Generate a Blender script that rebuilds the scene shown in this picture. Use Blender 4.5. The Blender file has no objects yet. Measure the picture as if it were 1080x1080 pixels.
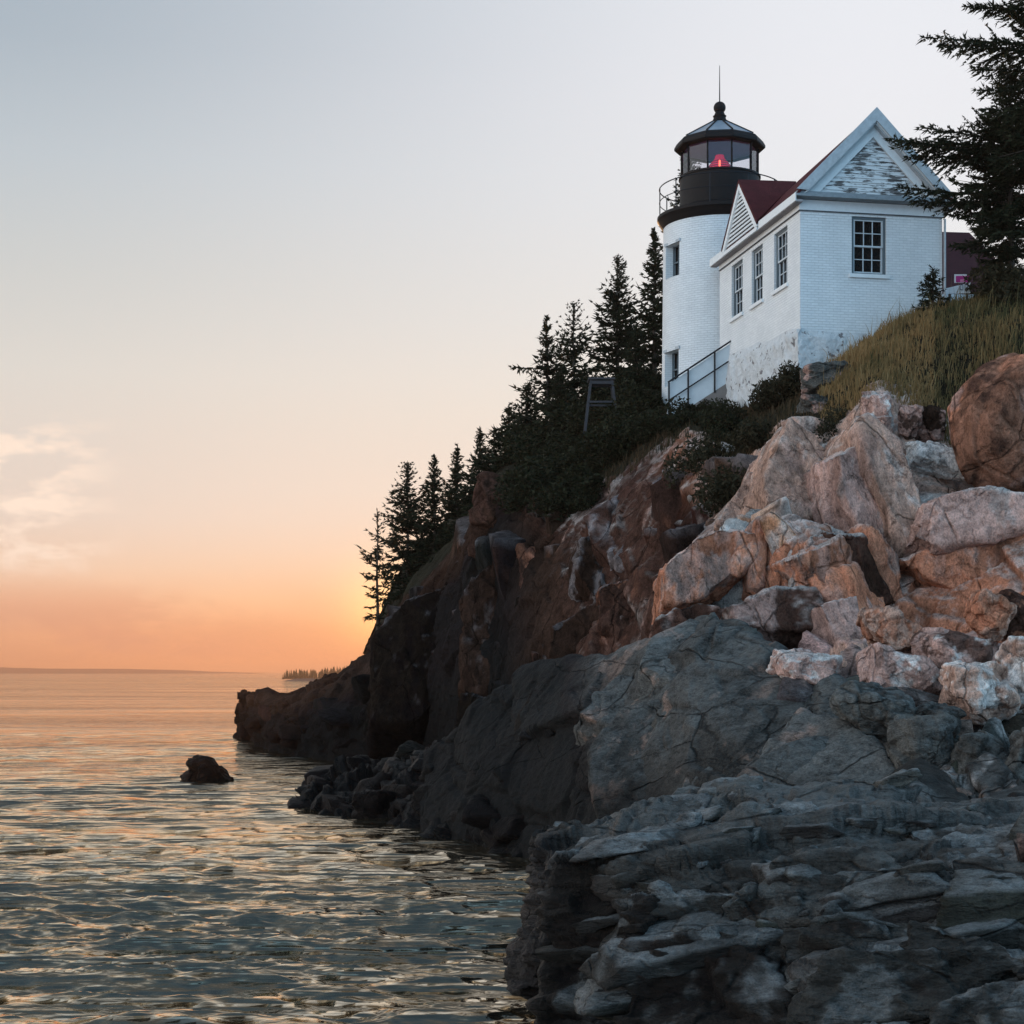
import bpy, math, random
import numpy as np
from mathutils import Vector, Matrix

S = bpy.context.scene
COL = S.collection
R = math.radians
rng = np.random.default_rng(7)
random.seed(7)

# ------------------------------------------------------------------ measuring
F_PX, HOR, CX, CAM_Z = 1800.0, 708.0, 540.0, 4.0
def at(px, py, d):
    """surveyed point: bearing / height read from the photograph, d metres away"""
    return np.array([(px - CX) / F_PX * d, d, CAM_Z + (HOR - py) / F_PX * d])

def lin(c):
    o = []
    for v in c:
        v = v / 255.0
        o.append(v / 12.92 if v <= 0.04045 else ((v + 0.055) / 1.055) ** 2.4)
    return o

# ------------------------------------------------------------------ tagging
def tag(o, label=None, cat=None, group=None, kind=None):
    if label: o['label'] = label
    if cat: o['category'] = cat
    if group: o['group'] = group
    if kind: o['kind'] = kind
    return o

def empty(name, loc, rz=0.0):
    e = bpy.data.objects.new(name, None)
    e.empty_display_size = 0.3
    COL.objects.link(e)
    e.location = loc
    e.rotation_euler = (0, 0, rz)
    return e

# ------------------------------------------------------------------ mesh helpers
def npmesh(name, V, faces, mat, parent=None, col=None, smooth=True, uv=None, loc=None):
    """faces: (n,3) or (n,4) int array"""
    V = np.asarray(V, dtype=np.float32); faces = np.asarray(faces, dtype=np.int32)
    me = bpy.data.meshes.new(name)
    k = faces.shape[1]; n = len(faces)
    me.vertices.add(len(V)); me.vertices.foreach_set('co', V.ravel())
    me.loops.add(n * k); me.loops.foreach_set('vertex_index', faces.ravel())
    me.polygons.add(n)
    me.polygons.foreach_set('loop_start', np.arange(0, n * k, k, dtype=np.int32))
    me.polygons.foreach_set('loop_total', np.full(n, k, dtype=np.int32))
    me.polygons.foreach_set('use_smooth', np.full(n, smooth, dtype=bool))
    if col is not None:
        a = me.color_attributes.new('Col', 'FLOAT_COLOR', 'POINT')
        c = np.ones((len(V), 4), dtype=np.float32); c[:, :3] = col
        a.data.foreach_set('color', c.ravel())
    me.update(calc_edges=True); me.validate()
    if mat: me.materials.append(mat)
    o = bpy.data.objects.new(name, me)
    COL.objects.link(o)
    if parent is not None: o.parent = parent
    if loc is not None: o.location = loc
    return o

class MB:
    """collects boxes, bars, tubes and polygons into one mesh"""
    def __init__(s): s.v = []; s.f = []; s.uv = []
    def add(s, vs, fs, uvs=None):
        b = len(s.v); s.v += [tuple(map(float, p)) for p in vs]
        for i, f in enumerate(fs):
            s.f.append([b + j for j in f])
            s.uv.append(uvs[i] if uvs else [(vs[j][0] + vs[j][1], vs[j][2]) for j in f])
    def box(s, lo, hi):
        x0, y0, z0 = lo; x1, y1, z1 = hi
        v = [(x0,y0,z0),(x1,y0,z0),(x1,y1,z0),(x0,y1,z0),(x0,y0,z1),(x1,y0,z1),(x1,y1,z1),(x0,y1,z1)]
        s.add(v, [(0,3,2,1),(4,5,6,7),(0,1,5,4),(1,2,6,5),(2,3,7,6),(3,0,4,7)])
    def hexa(s, b, t):
        s.add(list(b) + list(t), [(0,3,2,1),(4,5,6,7),(0,1,5,4),(1,2,6,5),(2,3,7,6),(3,0,4,7)])
    def bar(s, a, b, w, h=None, up=(0,0,1)):
        h = h or w
        a = Vector(a); b = Vector(b); d = (b - a).normalized(); up = Vector(up)
        if abs(d.dot(up)) > 0.98: up = Vector((1, 0, 0))
        x = d.cross(up).normalized() * w / 2; y = x.cross(d).normalized() * h / 2
        s.hexa([a-x-y, a+x-y, a+x+y, a-x+y], [b-x-y, b+x-y, b+x+y, b-x+y])
    def tube(s, a, b, r0, r1=None, n=10, cap=True):
        r1 = r0 if r1 is None else r1
        a = Vector(a); b = Vector(b); d = (b - a).normalized()
        up = Vector((0,0,1)) if abs(d.z) < .95 else Vector((1,0,0))
        x = d.cross(up).normalized(); y = x.cross(d)
        vs = []
        for c, r in ((a, r0), (b, r1)):
            for i in range(n):
                t = 2*math.pi*i/n; vs.append(c + x*math.cos(t)*r + y*math.sin(t)*r)
        fs = [(i, (i+1) % n, n+(i+1) % n, n+i) for i in range(n)]
        if cap: fs += [tuple(range(n-1, -1, -1)), tuple(range(n, 2*n))]
        s.add(vs, fs)
    def ring(s, c, rad, r, n=64, m=6, a0=0, a1=2*math.pi):
        vs = []; closed = abs(a1 - a0 - 2*math.pi) < 1e-6
        k = n if closed else n + 1
        for i in range(k):
            a = a0 + (a1-a0)*i/n
            for j in range(m):
                b = 2*math.pi*j/m
                q = rad + r*math.cos(b)
                vs.append((c[0]+q*math.cos(a), c[1]+q*math.sin(a), c[2]+r*math.sin(b)))
        fs = []
        for i in range(n):
            for j in range(m):
                i2 = (i+1) % k; j2 = (j+1) % m
                fs.append((i*m+j, i2*m+j, i2*m+j2, i*m+j2))
        s.add(vs, fs)
    def lathe(s, prof, n=64, c=(0,0), cap=True, a0=0.0):
        vs = []; fs = []
        for r, z in prof:
            for i in range(n):
                a = a0 + 2*math.pi*i/n; vs.append((c[0]+r*math.cos(a), c[1]+r*math.sin(a), z))
        for k in range(len(prof)-1):
            for i in range(n):
                j = (i+1) % n
                fs.append((k*n+i, k*n+j, (k+1)*n+j, (k+1)*n+i))
        if cap:
            fs.append(tuple(range(n-1,-1,-1))); fs.append(tuple(range((len(prof)-1)*n, len(prof)*n)))
        s.add(vs, fs)
    def prism(s, poly, off):
        n = len(poly); o = Vector(off)
        vs = [Vector(p) for p in poly] + [Vector(p) + o for p in poly]
        s.add(vs, [tuple(range(n-1,-1,-1)), tuple(range(n, 2*n))] + [(i,(i+1)%n,n+(i+1)%n,n+i) for i in range(n)])
    def build(s, name, mat, parent=None, smooth=False, bevel=0, loc=None):
        me = bpy.data.meshes.new(name)
        me.from_pydata(s.v, [], s.f)
        u = me.uv_layers.new(name='UVMap')
        flat = [c for f in s.uv for p in f for c in p]
        u.data.foreach_set('uv', flat)
        me.update()
        import bmesh
        bm = bmesh.new(); bm.from_mesh(me); bmesh.ops.recalc_face_normals(bm, faces=bm.faces); bm.to_mesh(me); bm.free()
        if smooth:
            me.polygons.foreach_set('use_smooth', [True]*len(me.polygons))
        if mat: me.materials.append(mat)
        o = bpy.data.objects.new(name, me); COL.objects.link(o)
        if smooth:
            m = o.modifiers.new('es', 'EDGE_SPLIT'); m.split_angle = R(40)
        if bevel:
            m = o.modifiers.new('bv', 'BEVEL'); m.width = bevel; m.segments = 2; m.limit_method = 'ANGLE'; m.angle_limit = R(40)
        if parent is not None: o.parent = parent
        if loc is not None: o.location = loc
        return o

# ------------------------------------------------------------------ numpy noise
def h32(ix, iy, iz, seed):
    h = (ix.astype(np.uint32) * np.uint32(374761393) + iy.astype(np.uint32) * np.uint32(668265263)
         + iz.astype(np.uint32) * np.uint32(2147483647 & 0x7FEB352D) + np.uint32((seed * 974634777) & 0xFFFFFFFF))
    h ^= h >> np.uint32(15); h *= np.uint32(0x85EBCA6B); h ^= h >> np.uint32(13)
    h *= np.uint32(0xC2B2AE35); h ^= h >> np.uint32(16)
    return h
def hf(h): return (h & np.uint32(0xFFFFFF)).astype(np.float32) / np.float32(0xFFFFFF)

def vnoise(p, seed=0):
    i = np.floor(p).astype(np.int64); f = (p - i).astype(np.float32)
    f = f*f*f*(f*(f*6-15)+10)
    r = 0
    for dx in (0, 1):
        wx = f[:, 0] if dx else 1 - f[:, 0]
        for dy in (0, 1):
            wy = f[:, 1] if dy else 1 - f[:, 1]
            for dz in (0, 1):
                wz = f[:, 2] if dz else 1 - f[:, 2]
                r = r + wx*wy*wz*hf(h32(i[:, 0]+dx, i[:, 1]+dy, i[:, 2]+dz, seed))
    return r * 2 - 1
def fbm(p, oct=4, seed=0, gain=0.5):
    a, s, t = 1.0, 0, 0
    for k in range(oct):
        s = s + a*vnoise(p*(2.03**k) + k*17.3, seed + k); t += a; a *= gain
    return s / t

def voronoi(p, seed=0):
    i = np.floor(p).astype(np.int64)
    n = len(p)
    f1 = np.full(n, 9e9, np.float32); f2 = f1.copy()
    hid = np.zeros(n, np.uint32); vec = np.zeros((n, 3), np.float32)
    for dx in (-1, 0, 1):
        for dy in (-1, 0, 1):
            for dz in (-1, 0, 1):
                cx, cy, cz = i[:, 0]+dx, i[:, 1]+dy, i[:, 2]+dz
                h = h32(cx, cy, cz, seed)
                c = np.stack([cx + .5 + .8*(hf(h) - .5), cy + .5 + .8*(hf(h*np.uint32(0x9E3779B1) ^ (h >> np.uint32(7))) - .5),
                              cz + .5 + .8*(hf(h*np.uint32(0x27D4EB2F) ^ (h >> np.uint32(11))) - .5)], 1)
                v = (p - c).astype(np.float32); d = np.sqrt((v*v).sum(1))
                closer = d < f1
                f2 = np.where(closer, f1, np.minimum(f2, d))
                f1 = np.where(closer, d, f1)
                hid = np.where(closer, h, hid); vec[closer] = v[closer]
    return f1, f2, hid, vec

def rotm(ax, ay, az):
    return np.array(Matrix.Rotation(R(az), 3, 'Z') @ Matrix.Rotation(R(ay), 3, 'Y') @ Matrix.Rotation(R(ax), 3, 'X'))

def facets(p, seed, tilt, k):
    """tilted joint planes: soft blend of one random plane per cell; value, F2-F1, cell value"""
    i = np.floor(p).astype(np.int64); n = len(p)
    f1 = np.full(n, 9e9, np.float32); f2 = f1.copy(); rid = np.zeros(n, np.float32)
    num = np.zeros(n); den = np.zeros(n)
    for dx in (-1, 0, 1):
        for dy in (-1, 0, 1):
            for dz in (-1, 0, 1):
                cx, cy, cz = i[:, 0]+dx, i[:, 1]+dy, i[:, 2]+dz
                h = h32(cx, cy, cz, seed)
                a = hf(h*np.uint32(0x9E3779B1) ^ (h >> np.uint32(7))); b = hf(h*np.uint32(0x27D4EB2F) ^ (h >> np.uint32(11)))
                r0 = hf(h*np.uint32(0x165667B1) ^ (h >> np.uint32(9)))
                vx = p[:, 0]-(cx+.5+.8*(hf(h)-.5)); vy = p[:, 1]-(cy+.5+.8*(a-.5)); vz = p[:, 2]-(cz+.5+.8*(b-.5))
                d = np.sqrt(vx*vx+vy*vy+vz*vz).astype(np.float32)
                t0 = hf(h*np.uint32(0x85EBCA77) ^ (h >> np.uint32(5)))*2-1; t1 = hf(h*np.uint32(0xC2B2AE3D) ^ (h >> np.uint32(6)))*2-1; t2 = hf(h*np.uint32(0x2545F491) ^ (h >> np.uint32(8)))*2-1
                val = (r0-.5) + tilt*(t0*np.clip(vx,-1,1)+t1*np.clip(vy,-1,1)+t2*np.clip(vz,-1,1))
                w = np.exp(-k*d.astype(np.float64)); num += w*val; den += w
                closer = d < f1
                f2 = np.where(closer, f1, np.minimum(f2, d)); f1 = np.where(closer, d, f1); rid = np.where(closer, r0, rid)
    return (num/den).astype(np.float32), f2-f1, rid

def fracture(p, levels, frame, seed, warp=0.12, renorm=None, n=None):
    """jointed rock: each level is evaluated on the surface the coarser ones left behind"""
    V = p.copy(); n0 = n; nn = n; blk = []; crk = np.zeros(len(p), np.float32)
    for k, (size, amp, tilt, crack, cw) in enumerate(levels):
        sz = np.array(size); q = V @ frame
        m = sz.mean()
        w = np.stack([fbm(q*.55/m + 5, 3, seed+91), fbm(q*.55/m + 25, 3, seed+92), fbm(q*.55/m + 45, 3, seed+93)], 1)
        x = q/sz + w*warp*1.3
        val, e, r0 = facets(x, seed+13*k, tilt, 42 if k == 0 else 34)
        c = np.exp(-(e/cw)**2)*sstep(-.15, .35, fbm(q*.4/m+77, 3, seed+31+k))
        V = V + nn*(amp*val - crack*c)[:, None]
        blk.append(r0)
        if crack > 0: crk = np.maximum(crk, c)
        if renorm is not None and k < len(levels)-1:
            nn = .5*renorm(V) + .5*n0; nn /= np.linalg.norm(nn, axis=1, keepdims=True)
    return V, blk, crk

def crom(P, n):
    """Catmull-Rom resampling of P (k, ...) along axis 0 with n steps per span"""
    P = np.asarray(P, float); k = len(P)
    A = np.concatenate([2*P[:1]-P[1:2], P, 2*P[-1:]-P[-2:-1]])
    out = []
    for i in range(k-1):
        m = n[i] if hasattr(n, '__len__') else n
        t = (np.arange(m)/m).reshape((-1,)+(1,)*(P.ndim-1))
        p0, p1, p2, p3 = A[i], A[i+1], A[i+2], A[i+3]
        out.append(.5*((2*p1)+(-p0+p2)*t+(2*p0-5*p1+4*p2-p3)*t*t+(-p0+3*p1-3*p2+p3)*t**3))
    out.append(P[-1:])
    return np.concatenate(out)

def grid_faces(nr, nc):
    i = np.arange(nr-1)[:, None]*nc + np.arange(nc-1)[None, :]
    i = i.ravel()
    return np.stack([i, i+1, i+nc+1, i+nc], 1)

def vnormals(V, nr, nc):
    G = V.reshape(nr, nc, 3)
    du = np.gradient(G, axis=1); dv = np.gradient(G, axis=0)
    n = np.cross(du, dv).reshape(-1, 3)
    return n / np.maximum(np.linalg.norm(n, axis=1, keepdims=True), 1e-9)

def sstep(a, b, x):
    t = np.clip((x-a)/(b-a), 0, 1); return t*t*(3-2*t)

def mixc(a, b, t): return a*(1-t[:, None]) + np.asarray(b)[None, :]*t[:, None] if np.ndim(b) == 1 else a*(1-t[:, None]) + b*t[:, None]

# ------------------------------------------------------------------ materials
def newmat(name):
    m = bpy.data.materials.new(name); m.use_nodes = True
    nt = m.node_tree; nt.nodes.clear()
    out = nt.nodes.new('ShaderNodeOutputMaterial'); b = nt.nodes.new('ShaderNodeBsdfPrincipled')
    nt.links.new(b.outputs[0], out.inputs[0])
    return m, nt, b
def N(nt, t, **kw):
    n = nt.nodes.new(t)
    for k, v in kw.items():
        if k in n.inputs.keys() if isinstance(k, str) else False: n.inputs[k].default_value = v
        else: setattr(n, k, v)
    return n
def L(nt, a, b): nt.links.new(a, b)
def ramp(nt, stops, interp='LINEAR'):
    n = nt.nodes.new('ShaderNodeValToRGB'); e = n.color_ramp.elements
    n.color_ramp.interpolation = interp
    while len(e) > 1: e.remove(e[-1])
    e[0].position = stops[0][0]; e[0].color = (*stops[0][1][:3], 1)
    for p, c in stops[1:]:
        x = e.new(p); x.color = (*c[:3], 1)
    return n
def mth(nt, op, a, b=None, c=None, clamp=False):
    n = nt.nodes.new('ShaderNodeMath'); n.operation = op; n.use_clamp = clamp
    for i, v in enumerate((a, b, c)):
        if v is None: continue
        if isinstance(v, (int, float)): n.inputs[i].default_value = v
        else: nt.links.new(v, n.inputs[i])
    return n.outputs[0]
def mixrgb(nt, f, a, b, mode='MIX'):
    n = nt.nodes.new('ShaderNodeMix'); n.data_type = 'RGBA'; n.blend_type = mode
    for s, v in ((n.inputs[0], f), (n.inputs[6], a), (n.inputs[7], b)):
        if isinstance(v, (int, float)): s.default_value = v
        elif isinstance(v, (tuple, list)): s.default_value = (*v[:3], 1)
        else: nt.links.new(v, s)
    return n.outputs[2]
def noise(nt, vec, scale, detail=6, rough=.55, dim='3D'):
    n = nt.nodes.new('ShaderNodeTexNoise'); n.inputs['Scale'].default_value = scale
    n.inputs['Detail'].default_value = detail; n.inputs['Roughness'].default_value = rough
    if vec is not None: nt.links.new(vec, n.inputs['Vector'])
    return n.outputs[0]
def mapping(nt, vec, scale=(1,1,1), rot=(0,0,0)):
    n = nt.nodes.new('ShaderNodeMapping'); n.inputs['Scale'].default_value = scale
    n.inputs['Rotation'].default_value = [R(a) for a in rot]; nt.links.new(vec, n.inputs['Vector']); return n.outputs[0]
def geo_pos(nt): return nt.nodes.new('ShaderNodeNewGeometry').outputs['Position']
def objco(nt): return nt.nodes.new('ShaderNodeTexCoord').outputs['Object']
def bump(nt, b, h, strength, dist):
    n = nt.nodes.new('ShaderNodeBump'); n.inputs['Strength'].default_value = strength; n.inputs['Distance'].default_value = dist
    nt.links.new(h, n.inputs['Height']); nt.links.new(n.outputs[0], b.inputs['Normal']); return n
def plain(name, col, rough=.6, metal=0, nscale=6, namp=.25, bscale=None, bdist=.01, spec=.4):
    m, nt, b = newmat(name)
    v = objco(nt); n = noise(nt, v, nscale)
    f = mth(nt, 'MULTIPLY_ADD', n, 2*namp, 1-namp)
    c = N(nt, 'ShaderNodeRGB'); c.outputs[0].default_value = (*col, 1)
    vm = nt.nodes.new('ShaderNodeVectorMath'); vm.operation = 'SCALE'; L(nt, c.outputs[0], vm.inputs[0]); L(nt, f, vm.inputs['Scale'])
    L(nt, vm.outputs[0], b.inputs['Base Color'])
    b.inputs['Roughness'].default_value = rough; b.inputs['Metallic'].default_value = metal
    b.inputs['Specular IOR Level'].default_value = spec
    if bscale: bump(nt, b, noise(nt, v, bscale), .5, bdist)
    return m

def rock_mat(name, stretch=(1,1,1), rot=(0,0,0), rough=.85, fine=1.0, spec=.1, crack=1.0, grain=1.0):
    m, nt, b = newmat(name)
    v = geo_pos(nt)
    att = N(nt, 'ShaderNodeVertexColor'); att.layer_name = 'Col'
    ms = mapping(nt, v, stretch, rot)
    n1 = noise(nt, v, 1.3, 7, .6); n2 = noise(nt, ms, 6, 9, .68); n3 = noise(nt, v, 60, 3, .6); n4 = noise(nt, ms, 22, 5, .6)
    # joints: straight, broken dark lines at two scales
    nz = nt.nodes.new('ShaderNodeTexNoise'); nz.inputs['Scale'].default_value = 1.7; nz.inputs['Detail'].default_value = 4; L(nt, v, nz.inputs['Vector'])
    def joints(sc, wid, warp):
        wv = nt.nodes.new('ShaderNodeVectorMath'); wv.operation = 'MULTIPLY_ADD'
        L(nt, nz.outputs['Color'], wv.inputs[0]); wv.inputs[1].default_value = (warp,)*3; L(nt, ms, wv.inputs[2])
        vo = N(nt, 'ShaderNodeTexVoronoi', feature='DISTANCE_TO_EDGE'); vo.inputs['Scale'].default_value = sc; L(nt, wv.outputs[0], vo.inputs['Vector'])
        mr = N(nt, 'ShaderNodeMapRange'); mr.interpolation_type = 'SMOOTHSTEP'; L(nt, vo.outputs['Distance'], mr.inputs[0]); mr.inputs[1].default_value = 0; mr.inputs[2].default_value = wid
        return mr.outputs[0]
    j1 = joints(.45, .016, .3)
    # long parallel fractures, broken up by the noise mask
    def fract(dirv, freq, wid, warp):
        dp = nt.nodes.new('ShaderNodeVectorMath'); dp.operation = 'DOT_PRODUCT'; L(nt, ms, dp.inputs[0]); dp.inputs[1].default_value = dirv
        w_ = mth(nt, 'MULTIPLY', noise(nt, v, 1.1, 6, .6), warp)
        q = mth(nt, 'PINGPONG', mth(nt, 'MULTIPLY_ADD', dp.outputs['Value'], freq, w_), 1.0)
        mr = N(nt, 'ShaderNodeMapRange'); mr.interpolation_type = 'SMOOTHSTEP'; L(nt, q, mr.inputs[0]); mr.inputs[1].default_value = 0; mr.inputs[2].default_value = wid
        return mr.outputs[0]
    j2 = mth(nt, 'MINIMUM', fract((1,.35,.25), 2.2, .09, 2.6), fract((.2,.25,1), 1.5, .07, 2.2))
    k1 = ramp(nt, [(.42,(0,0,0)),(.56,(1,1,1))]); L(nt, n1, k1.inputs[0])
    k2 = ramp(nt, [(.46,(0,0,0)),(.58,(1,1,1))]); L(nt, noise(nt, v, 2.3, 5, .6), k2.inputs[0])
    i1 = mth(nt, 'MULTIPLY', mth(nt, 'SUBTRACT', 1, j1), mth(nt,'MULTIPLY_ADD',k1.outputs[0],.8,.2)); i2 = mth(nt, 'MULTIPLY', mth(nt, 'SUBTRACT', 1, j2), k2.outputs[0])
    f = mth(nt, 'MULTIPLY_ADD', n1, 1.5, -.75)
    f = mth(nt, 'ADD', f, mth(nt, 'MULTIPLY_ADD', n2, 2.6*grain, -1.3*grain))
    f = mth(nt, 'ADD', f, mth(nt, 'MULTIPLY_ADD', n4, 1.8*grain, -.9*grain))
    f = mth(nt, 'ADD', f, mth(nt, 'MULTIPLY_ADD', n3, 1.6*grain, -.8*grain))
    f = mth(nt, 'MINIMUM', mth(nt, 'MAXIMUM', mth(nt, 'ADD', f, 1.0), .22), 2.4)
    f = mth(nt, 'MULTIPLY', f, mth(nt, 'SUBTRACT', 1, mth(nt, 'MULTIPLY', mth(nt,'MAXIMUM',i1,mth(nt,'MULTIPLY',i2,.7)), .8*crack)))
    vm = nt.nodes.new('ShaderNodeVectorMath'); vm.operation = 'SCALE'; L(nt, att.outputs[0], vm.inputs[0]); L(nt, f, vm.inputs['Scale'])
    L(nt, vm.outputs[0], b.inputs['Base Color'])
    h = mth(nt, 'MULTIPLY_ADD', n2, 1.1, mth(nt, 'MULTIPLY_ADD', n4, .55, mth(nt, 'MULTIPLY', n3, .14)))
    h = mth(nt, 'SUBTRACT', h, mth(nt, 'MULTIPLY_ADD', i1, .7*crack, mth(nt, 'MULTIPLY', i2, .35*crack)))
    bump(nt, b, h, 1.0, .11*fine)
    b.inputs['Roughness'].default_value = rough; b.inputs['Specular IOR Level'].default_value = spec
    return m

M = {}
M['rock'] = rock_mat('granite', (1.25,1.25,.8), (0,18,0), spec=.03, crack=.8, grain=.9)
M['rock_dark'] = rock_mat('dark_schist', (.9,1.1,2.8), (0,10,0), rough=.55, spec=.2, crack=1.0, fine=1.1)
M['rock_grey'] = rock_mat('grey_schist', (.8,1.0,1.7), (0,-36,0), rough=.72, fine=.8, spec=.1)
M['wet'] = rock_mat('wet_rock', (1,1,1.6), rough=.45, spec=.06)

def leaf_mat(name, c0, c1, trans=.25):
    m, nt, b = newmat(name)
    att = N(nt, 'ShaderNodeVertexColor'); att.layer_name = 'Col'
    L(nt, att.outputs[0], b.inputs['Base Color'])
    b.inputs['Roughness'].default_value = .7; b.inputs['Specular IOR Level'].default_value = .15
    tr = N(nt, 'ShaderNodeBsdfTranslucent'); L(nt, att.outputs[0], tr.inputs[0])
    mx = N(nt, 'ShaderNodeMixShader'); mx.inputs[0].default_value = trans
    L(nt, b.outputs[0], mx.inputs[1]); L(nt, tr.outputs[0], mx.inputs[2])
    out = [n for n in nt.nodes if n.type == 'OUTPUT_MATERIAL'][0]; L(nt, mx.outputs[0], out.inputs[0])
    return m
M['needle'] = leaf_mat('spruce_needles', 0, 0, .3)
M['leaf'] = leaf_mat('shrub_leaves', 0, 0, .3)
M['grass'] = leaf_mat('grass_blades', 0, 0, .35)
M['bark'] = plain('bark', (.07,.05,.038), .9, nscale=9, namp=.5, bscale=20, bdist=.03)

def brick_paint():
    m, nt, b = newmat('whitewashed_brick')
    uv = N(nt, 'ShaderNodeUVMap').outputs[0]
    br = N(nt, 'ShaderNodeTexBrick'); L(nt, uv, br.inputs['Vector'])
    br.inputs['Scale'].default_value = 1.0; br.inputs['Brick Width'].default_value = .23; br.inputs['Row Height'].default_value = .078
    br.inputs['Mortar Size'].default_value = .008; br.inputs['Mortar Smooth'].default_value = .5
    br.inputs['Color1'].default_value = (.9,.9,.9,1); br.inputs['Color2'].default_value = (.55,.55,.55,1); br.inputs['Mortar'].default_value = (.0,.0,.0,1)
    v = geo_pos(nt)
    n1 = noise(nt, v, 1.3, 6, .6); n2 = noise(nt, v, 9, 6, .65); n3 = noise(nt, v, 3.1, 8, .68)
    base = ramp(nt, [(.3,(.74,.75,.755)),(.6,(.82,.825,.825)),(.8,(.83,.825,.81))]); L(nt, n1, base.inputs[0])
    # small flakes where the paint is gone
    peel = ramp(nt, [(.705,(0,0,0)),(.725,(1,1,1))]); L(nt, mth(nt,'MULTIPLY_ADD', n2, .5, mth(nt,'MULTIPLY', n3, .55)), peel.inputs[0])
    c = mixrgb(nt, peel.outputs[0], base.outputs[0], (.23,.21,.21))
    c = mixrgb(nt, .22, c, br.outputs[0], 'MULTIPLY')
    L(nt, c, b.inputs['Base Color'])
    h = mth(nt, 'MULTIPLY_ADD', n2, .5, br.outputs[0])
    bump(nt, b, h, .9, .022)
    b.inputs['Roughness'].default_value = .75; b.inputs['Specular IOR Level'].default_value = .25
    return m
M['brick'] = brick_paint()
def found_mat():
    m, nt, b = newmat('whitewashed_rubble')
    v = geo_pos(nt); n1 = noise(nt, v, 5, 8, .65); n2 = noise(nt, v, 2.2, 8, .7)
    base = ramp(nt, [(.3,(.60,.61,.62)),(.6,(.76,.765,.765))]); L(nt, n1, base.inputs[0])
    peel = ramp(nt, [(.585,(0,0,0)),(.61,(1,1,1))]); L(nt, mth(nt,'MULTIPLY_ADD', n1, .5, mth(nt,'MULTIPLY', n2, .55)), peel.inputs[0])
    L(nt, mixrgb(nt, peel.outputs[0], base.outputs[0], (.22,.20,.20)), b.inputs['Base Color'])
    bump(nt, b, noise(nt, v, 7, 8, .68), 1.0, .14); b.inputs['Roughness'].default_value = .8
    return m
M['foundation'] = found_mat()
M['trim'] = plain('white_painted_wood', (.72,.73,.73), .55, nscale=7, namp=.12, bscale=30, bdist=.004)
M['trim_worn'] = plain('worn_painted_wood', (.40,.43,.45), .65, nscale=9, namp=.35, bscale=30, bdist=.006)
M['sash'] = plain('old_white_sash', (.50,.53,.55), .6, nscale=12, namp=.2)
M['soffit'] = plain('bare_soffit_boards', (.30,.27,.27), .8, nscale=10, namp=.3)
M['moulding'] = plain('weathered_moulding', (.22,.25,.27), .7, nscale=8, namp=.35)
M['sash_dark'] = plain('dark_window_frame', (.10,.125,.14), .6, nscale=12, namp=.3)
M['line'] = plain('dark_gap', (.08,.085,.09), .8)
M['black_iron'] = plain('black_iron', (.012,.010,.010), .55, spec=.12, nscale=8, namp=.35, bscale=40, bdist=.004)
M['rail'] = plain('dark_railing_paint', (.018,.02,.024), .6, spec=.12)
M['concrete'] = plain('old_concrete', (.17,.15,.14), .9, nscale=4, namp=.35, bscale=25, bdist=.01)
M['panel_blue'] = plain('painted_side_wall', (.50,.55,.58), .7, nscale=4, namp=.15)
M['sheet'] = plain('painted_roof_metal', (.26,.29,.33), .3, nscale=5, namp=.2, spec=.5)
M['wood_grey'] = plain('weathered_timber', (.045,.043,.048), .85, nscale=14, namp=.4)
M['interior'] = plain('dark_room', (.012,.012,.013), .9)
M['ceil_violet'] = plain('lantern_ceiling_paint', (.20,.185,.31), .6)

def clap_mat():
    m, nt, b = newmat('peeling_clapboards')
    v = objco(nt); ms = mapping(nt, v, (1.4, 1, 9))
    n1 = noise(nt, ms, 1.6, 8, .68); n2 = noise(nt, mapping(nt, v, (1,1,2)), .9, 4, .5); n3 = noise(nt, ms, 9, 6, .6)
    f = mth(nt, 'ADD', mth(nt, 'MULTIPLY', n1, .75), mth(nt, 'MULTIPLY', n2, .45))
    pr = ramp(nt, [(.615,(0,0,0)),(.64,(1,1,1))]); L(nt, f, pr.inputs[0])
    wd = ramp(nt, [(.3,(.07,.068,.07)),(.7,(.16,.15,.145))]); L(nt, n3, wd.inputs[0])
    wh = ramp(nt, [(.3,(.55,.57,.58)),(.6,(.70,.71,.71))]); L(nt, n3, wh.inputs[0])
    L(nt, mixrgb(nt, pr.outputs[0], wh.outputs[0], wd.outputs[0]), b.inputs['Base Color'])
    bump(nt, b, n1, .5, .01); b.inputs['Roughness'].default_value = .75
    return m
M['clap'] = clap_mat()
def roof_mat(name, c):
    m, nt, b = newmat(name)
    v = objco(nt)
    br = N(nt, 'ShaderNodeTexBrick'); L(nt, v, br.inputs['Vector'])
    n1 = noise(nt, v, 3, 6, .6); n2 = noise(nt, v, 22, 4, .6)
    f = mth(nt, 'ADD', mth(nt, 'MULTIPLY', n1, .7), mth(nt, 'MULTIPLY', n2, .7))
    w = N(nt, 'ShaderNodeTexWave'); w.bands_direction = 'Z'; w.wave_profile = 'SAW'; w.inputs['Scale'].default_value = 2.2; w.inputs['Distortion'].default_value = .6
    w.inputs['Detail'].default_value = 2; L(nt, v, w.inputs[0])
    vm = nt.nodes.new('ShaderNodeVectorMath'); vm.operation = 'SCALE'; vm.inputs[0].default_value = c; L(nt, f, vm.inputs['Scale'])
    L(nt, vm.outputs[0], b.inputs['Base Color']); bump(nt, b, mth(nt,'ADD', w.outputs['Fac'], n2), .5, .02)
    b.inputs['Roughness'].default_value = .85; b.inputs['Specular IOR Level'].default_value = .2
    return m
M['roof'] = roof_mat('red_shingles', (.095,.016,.018))
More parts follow.
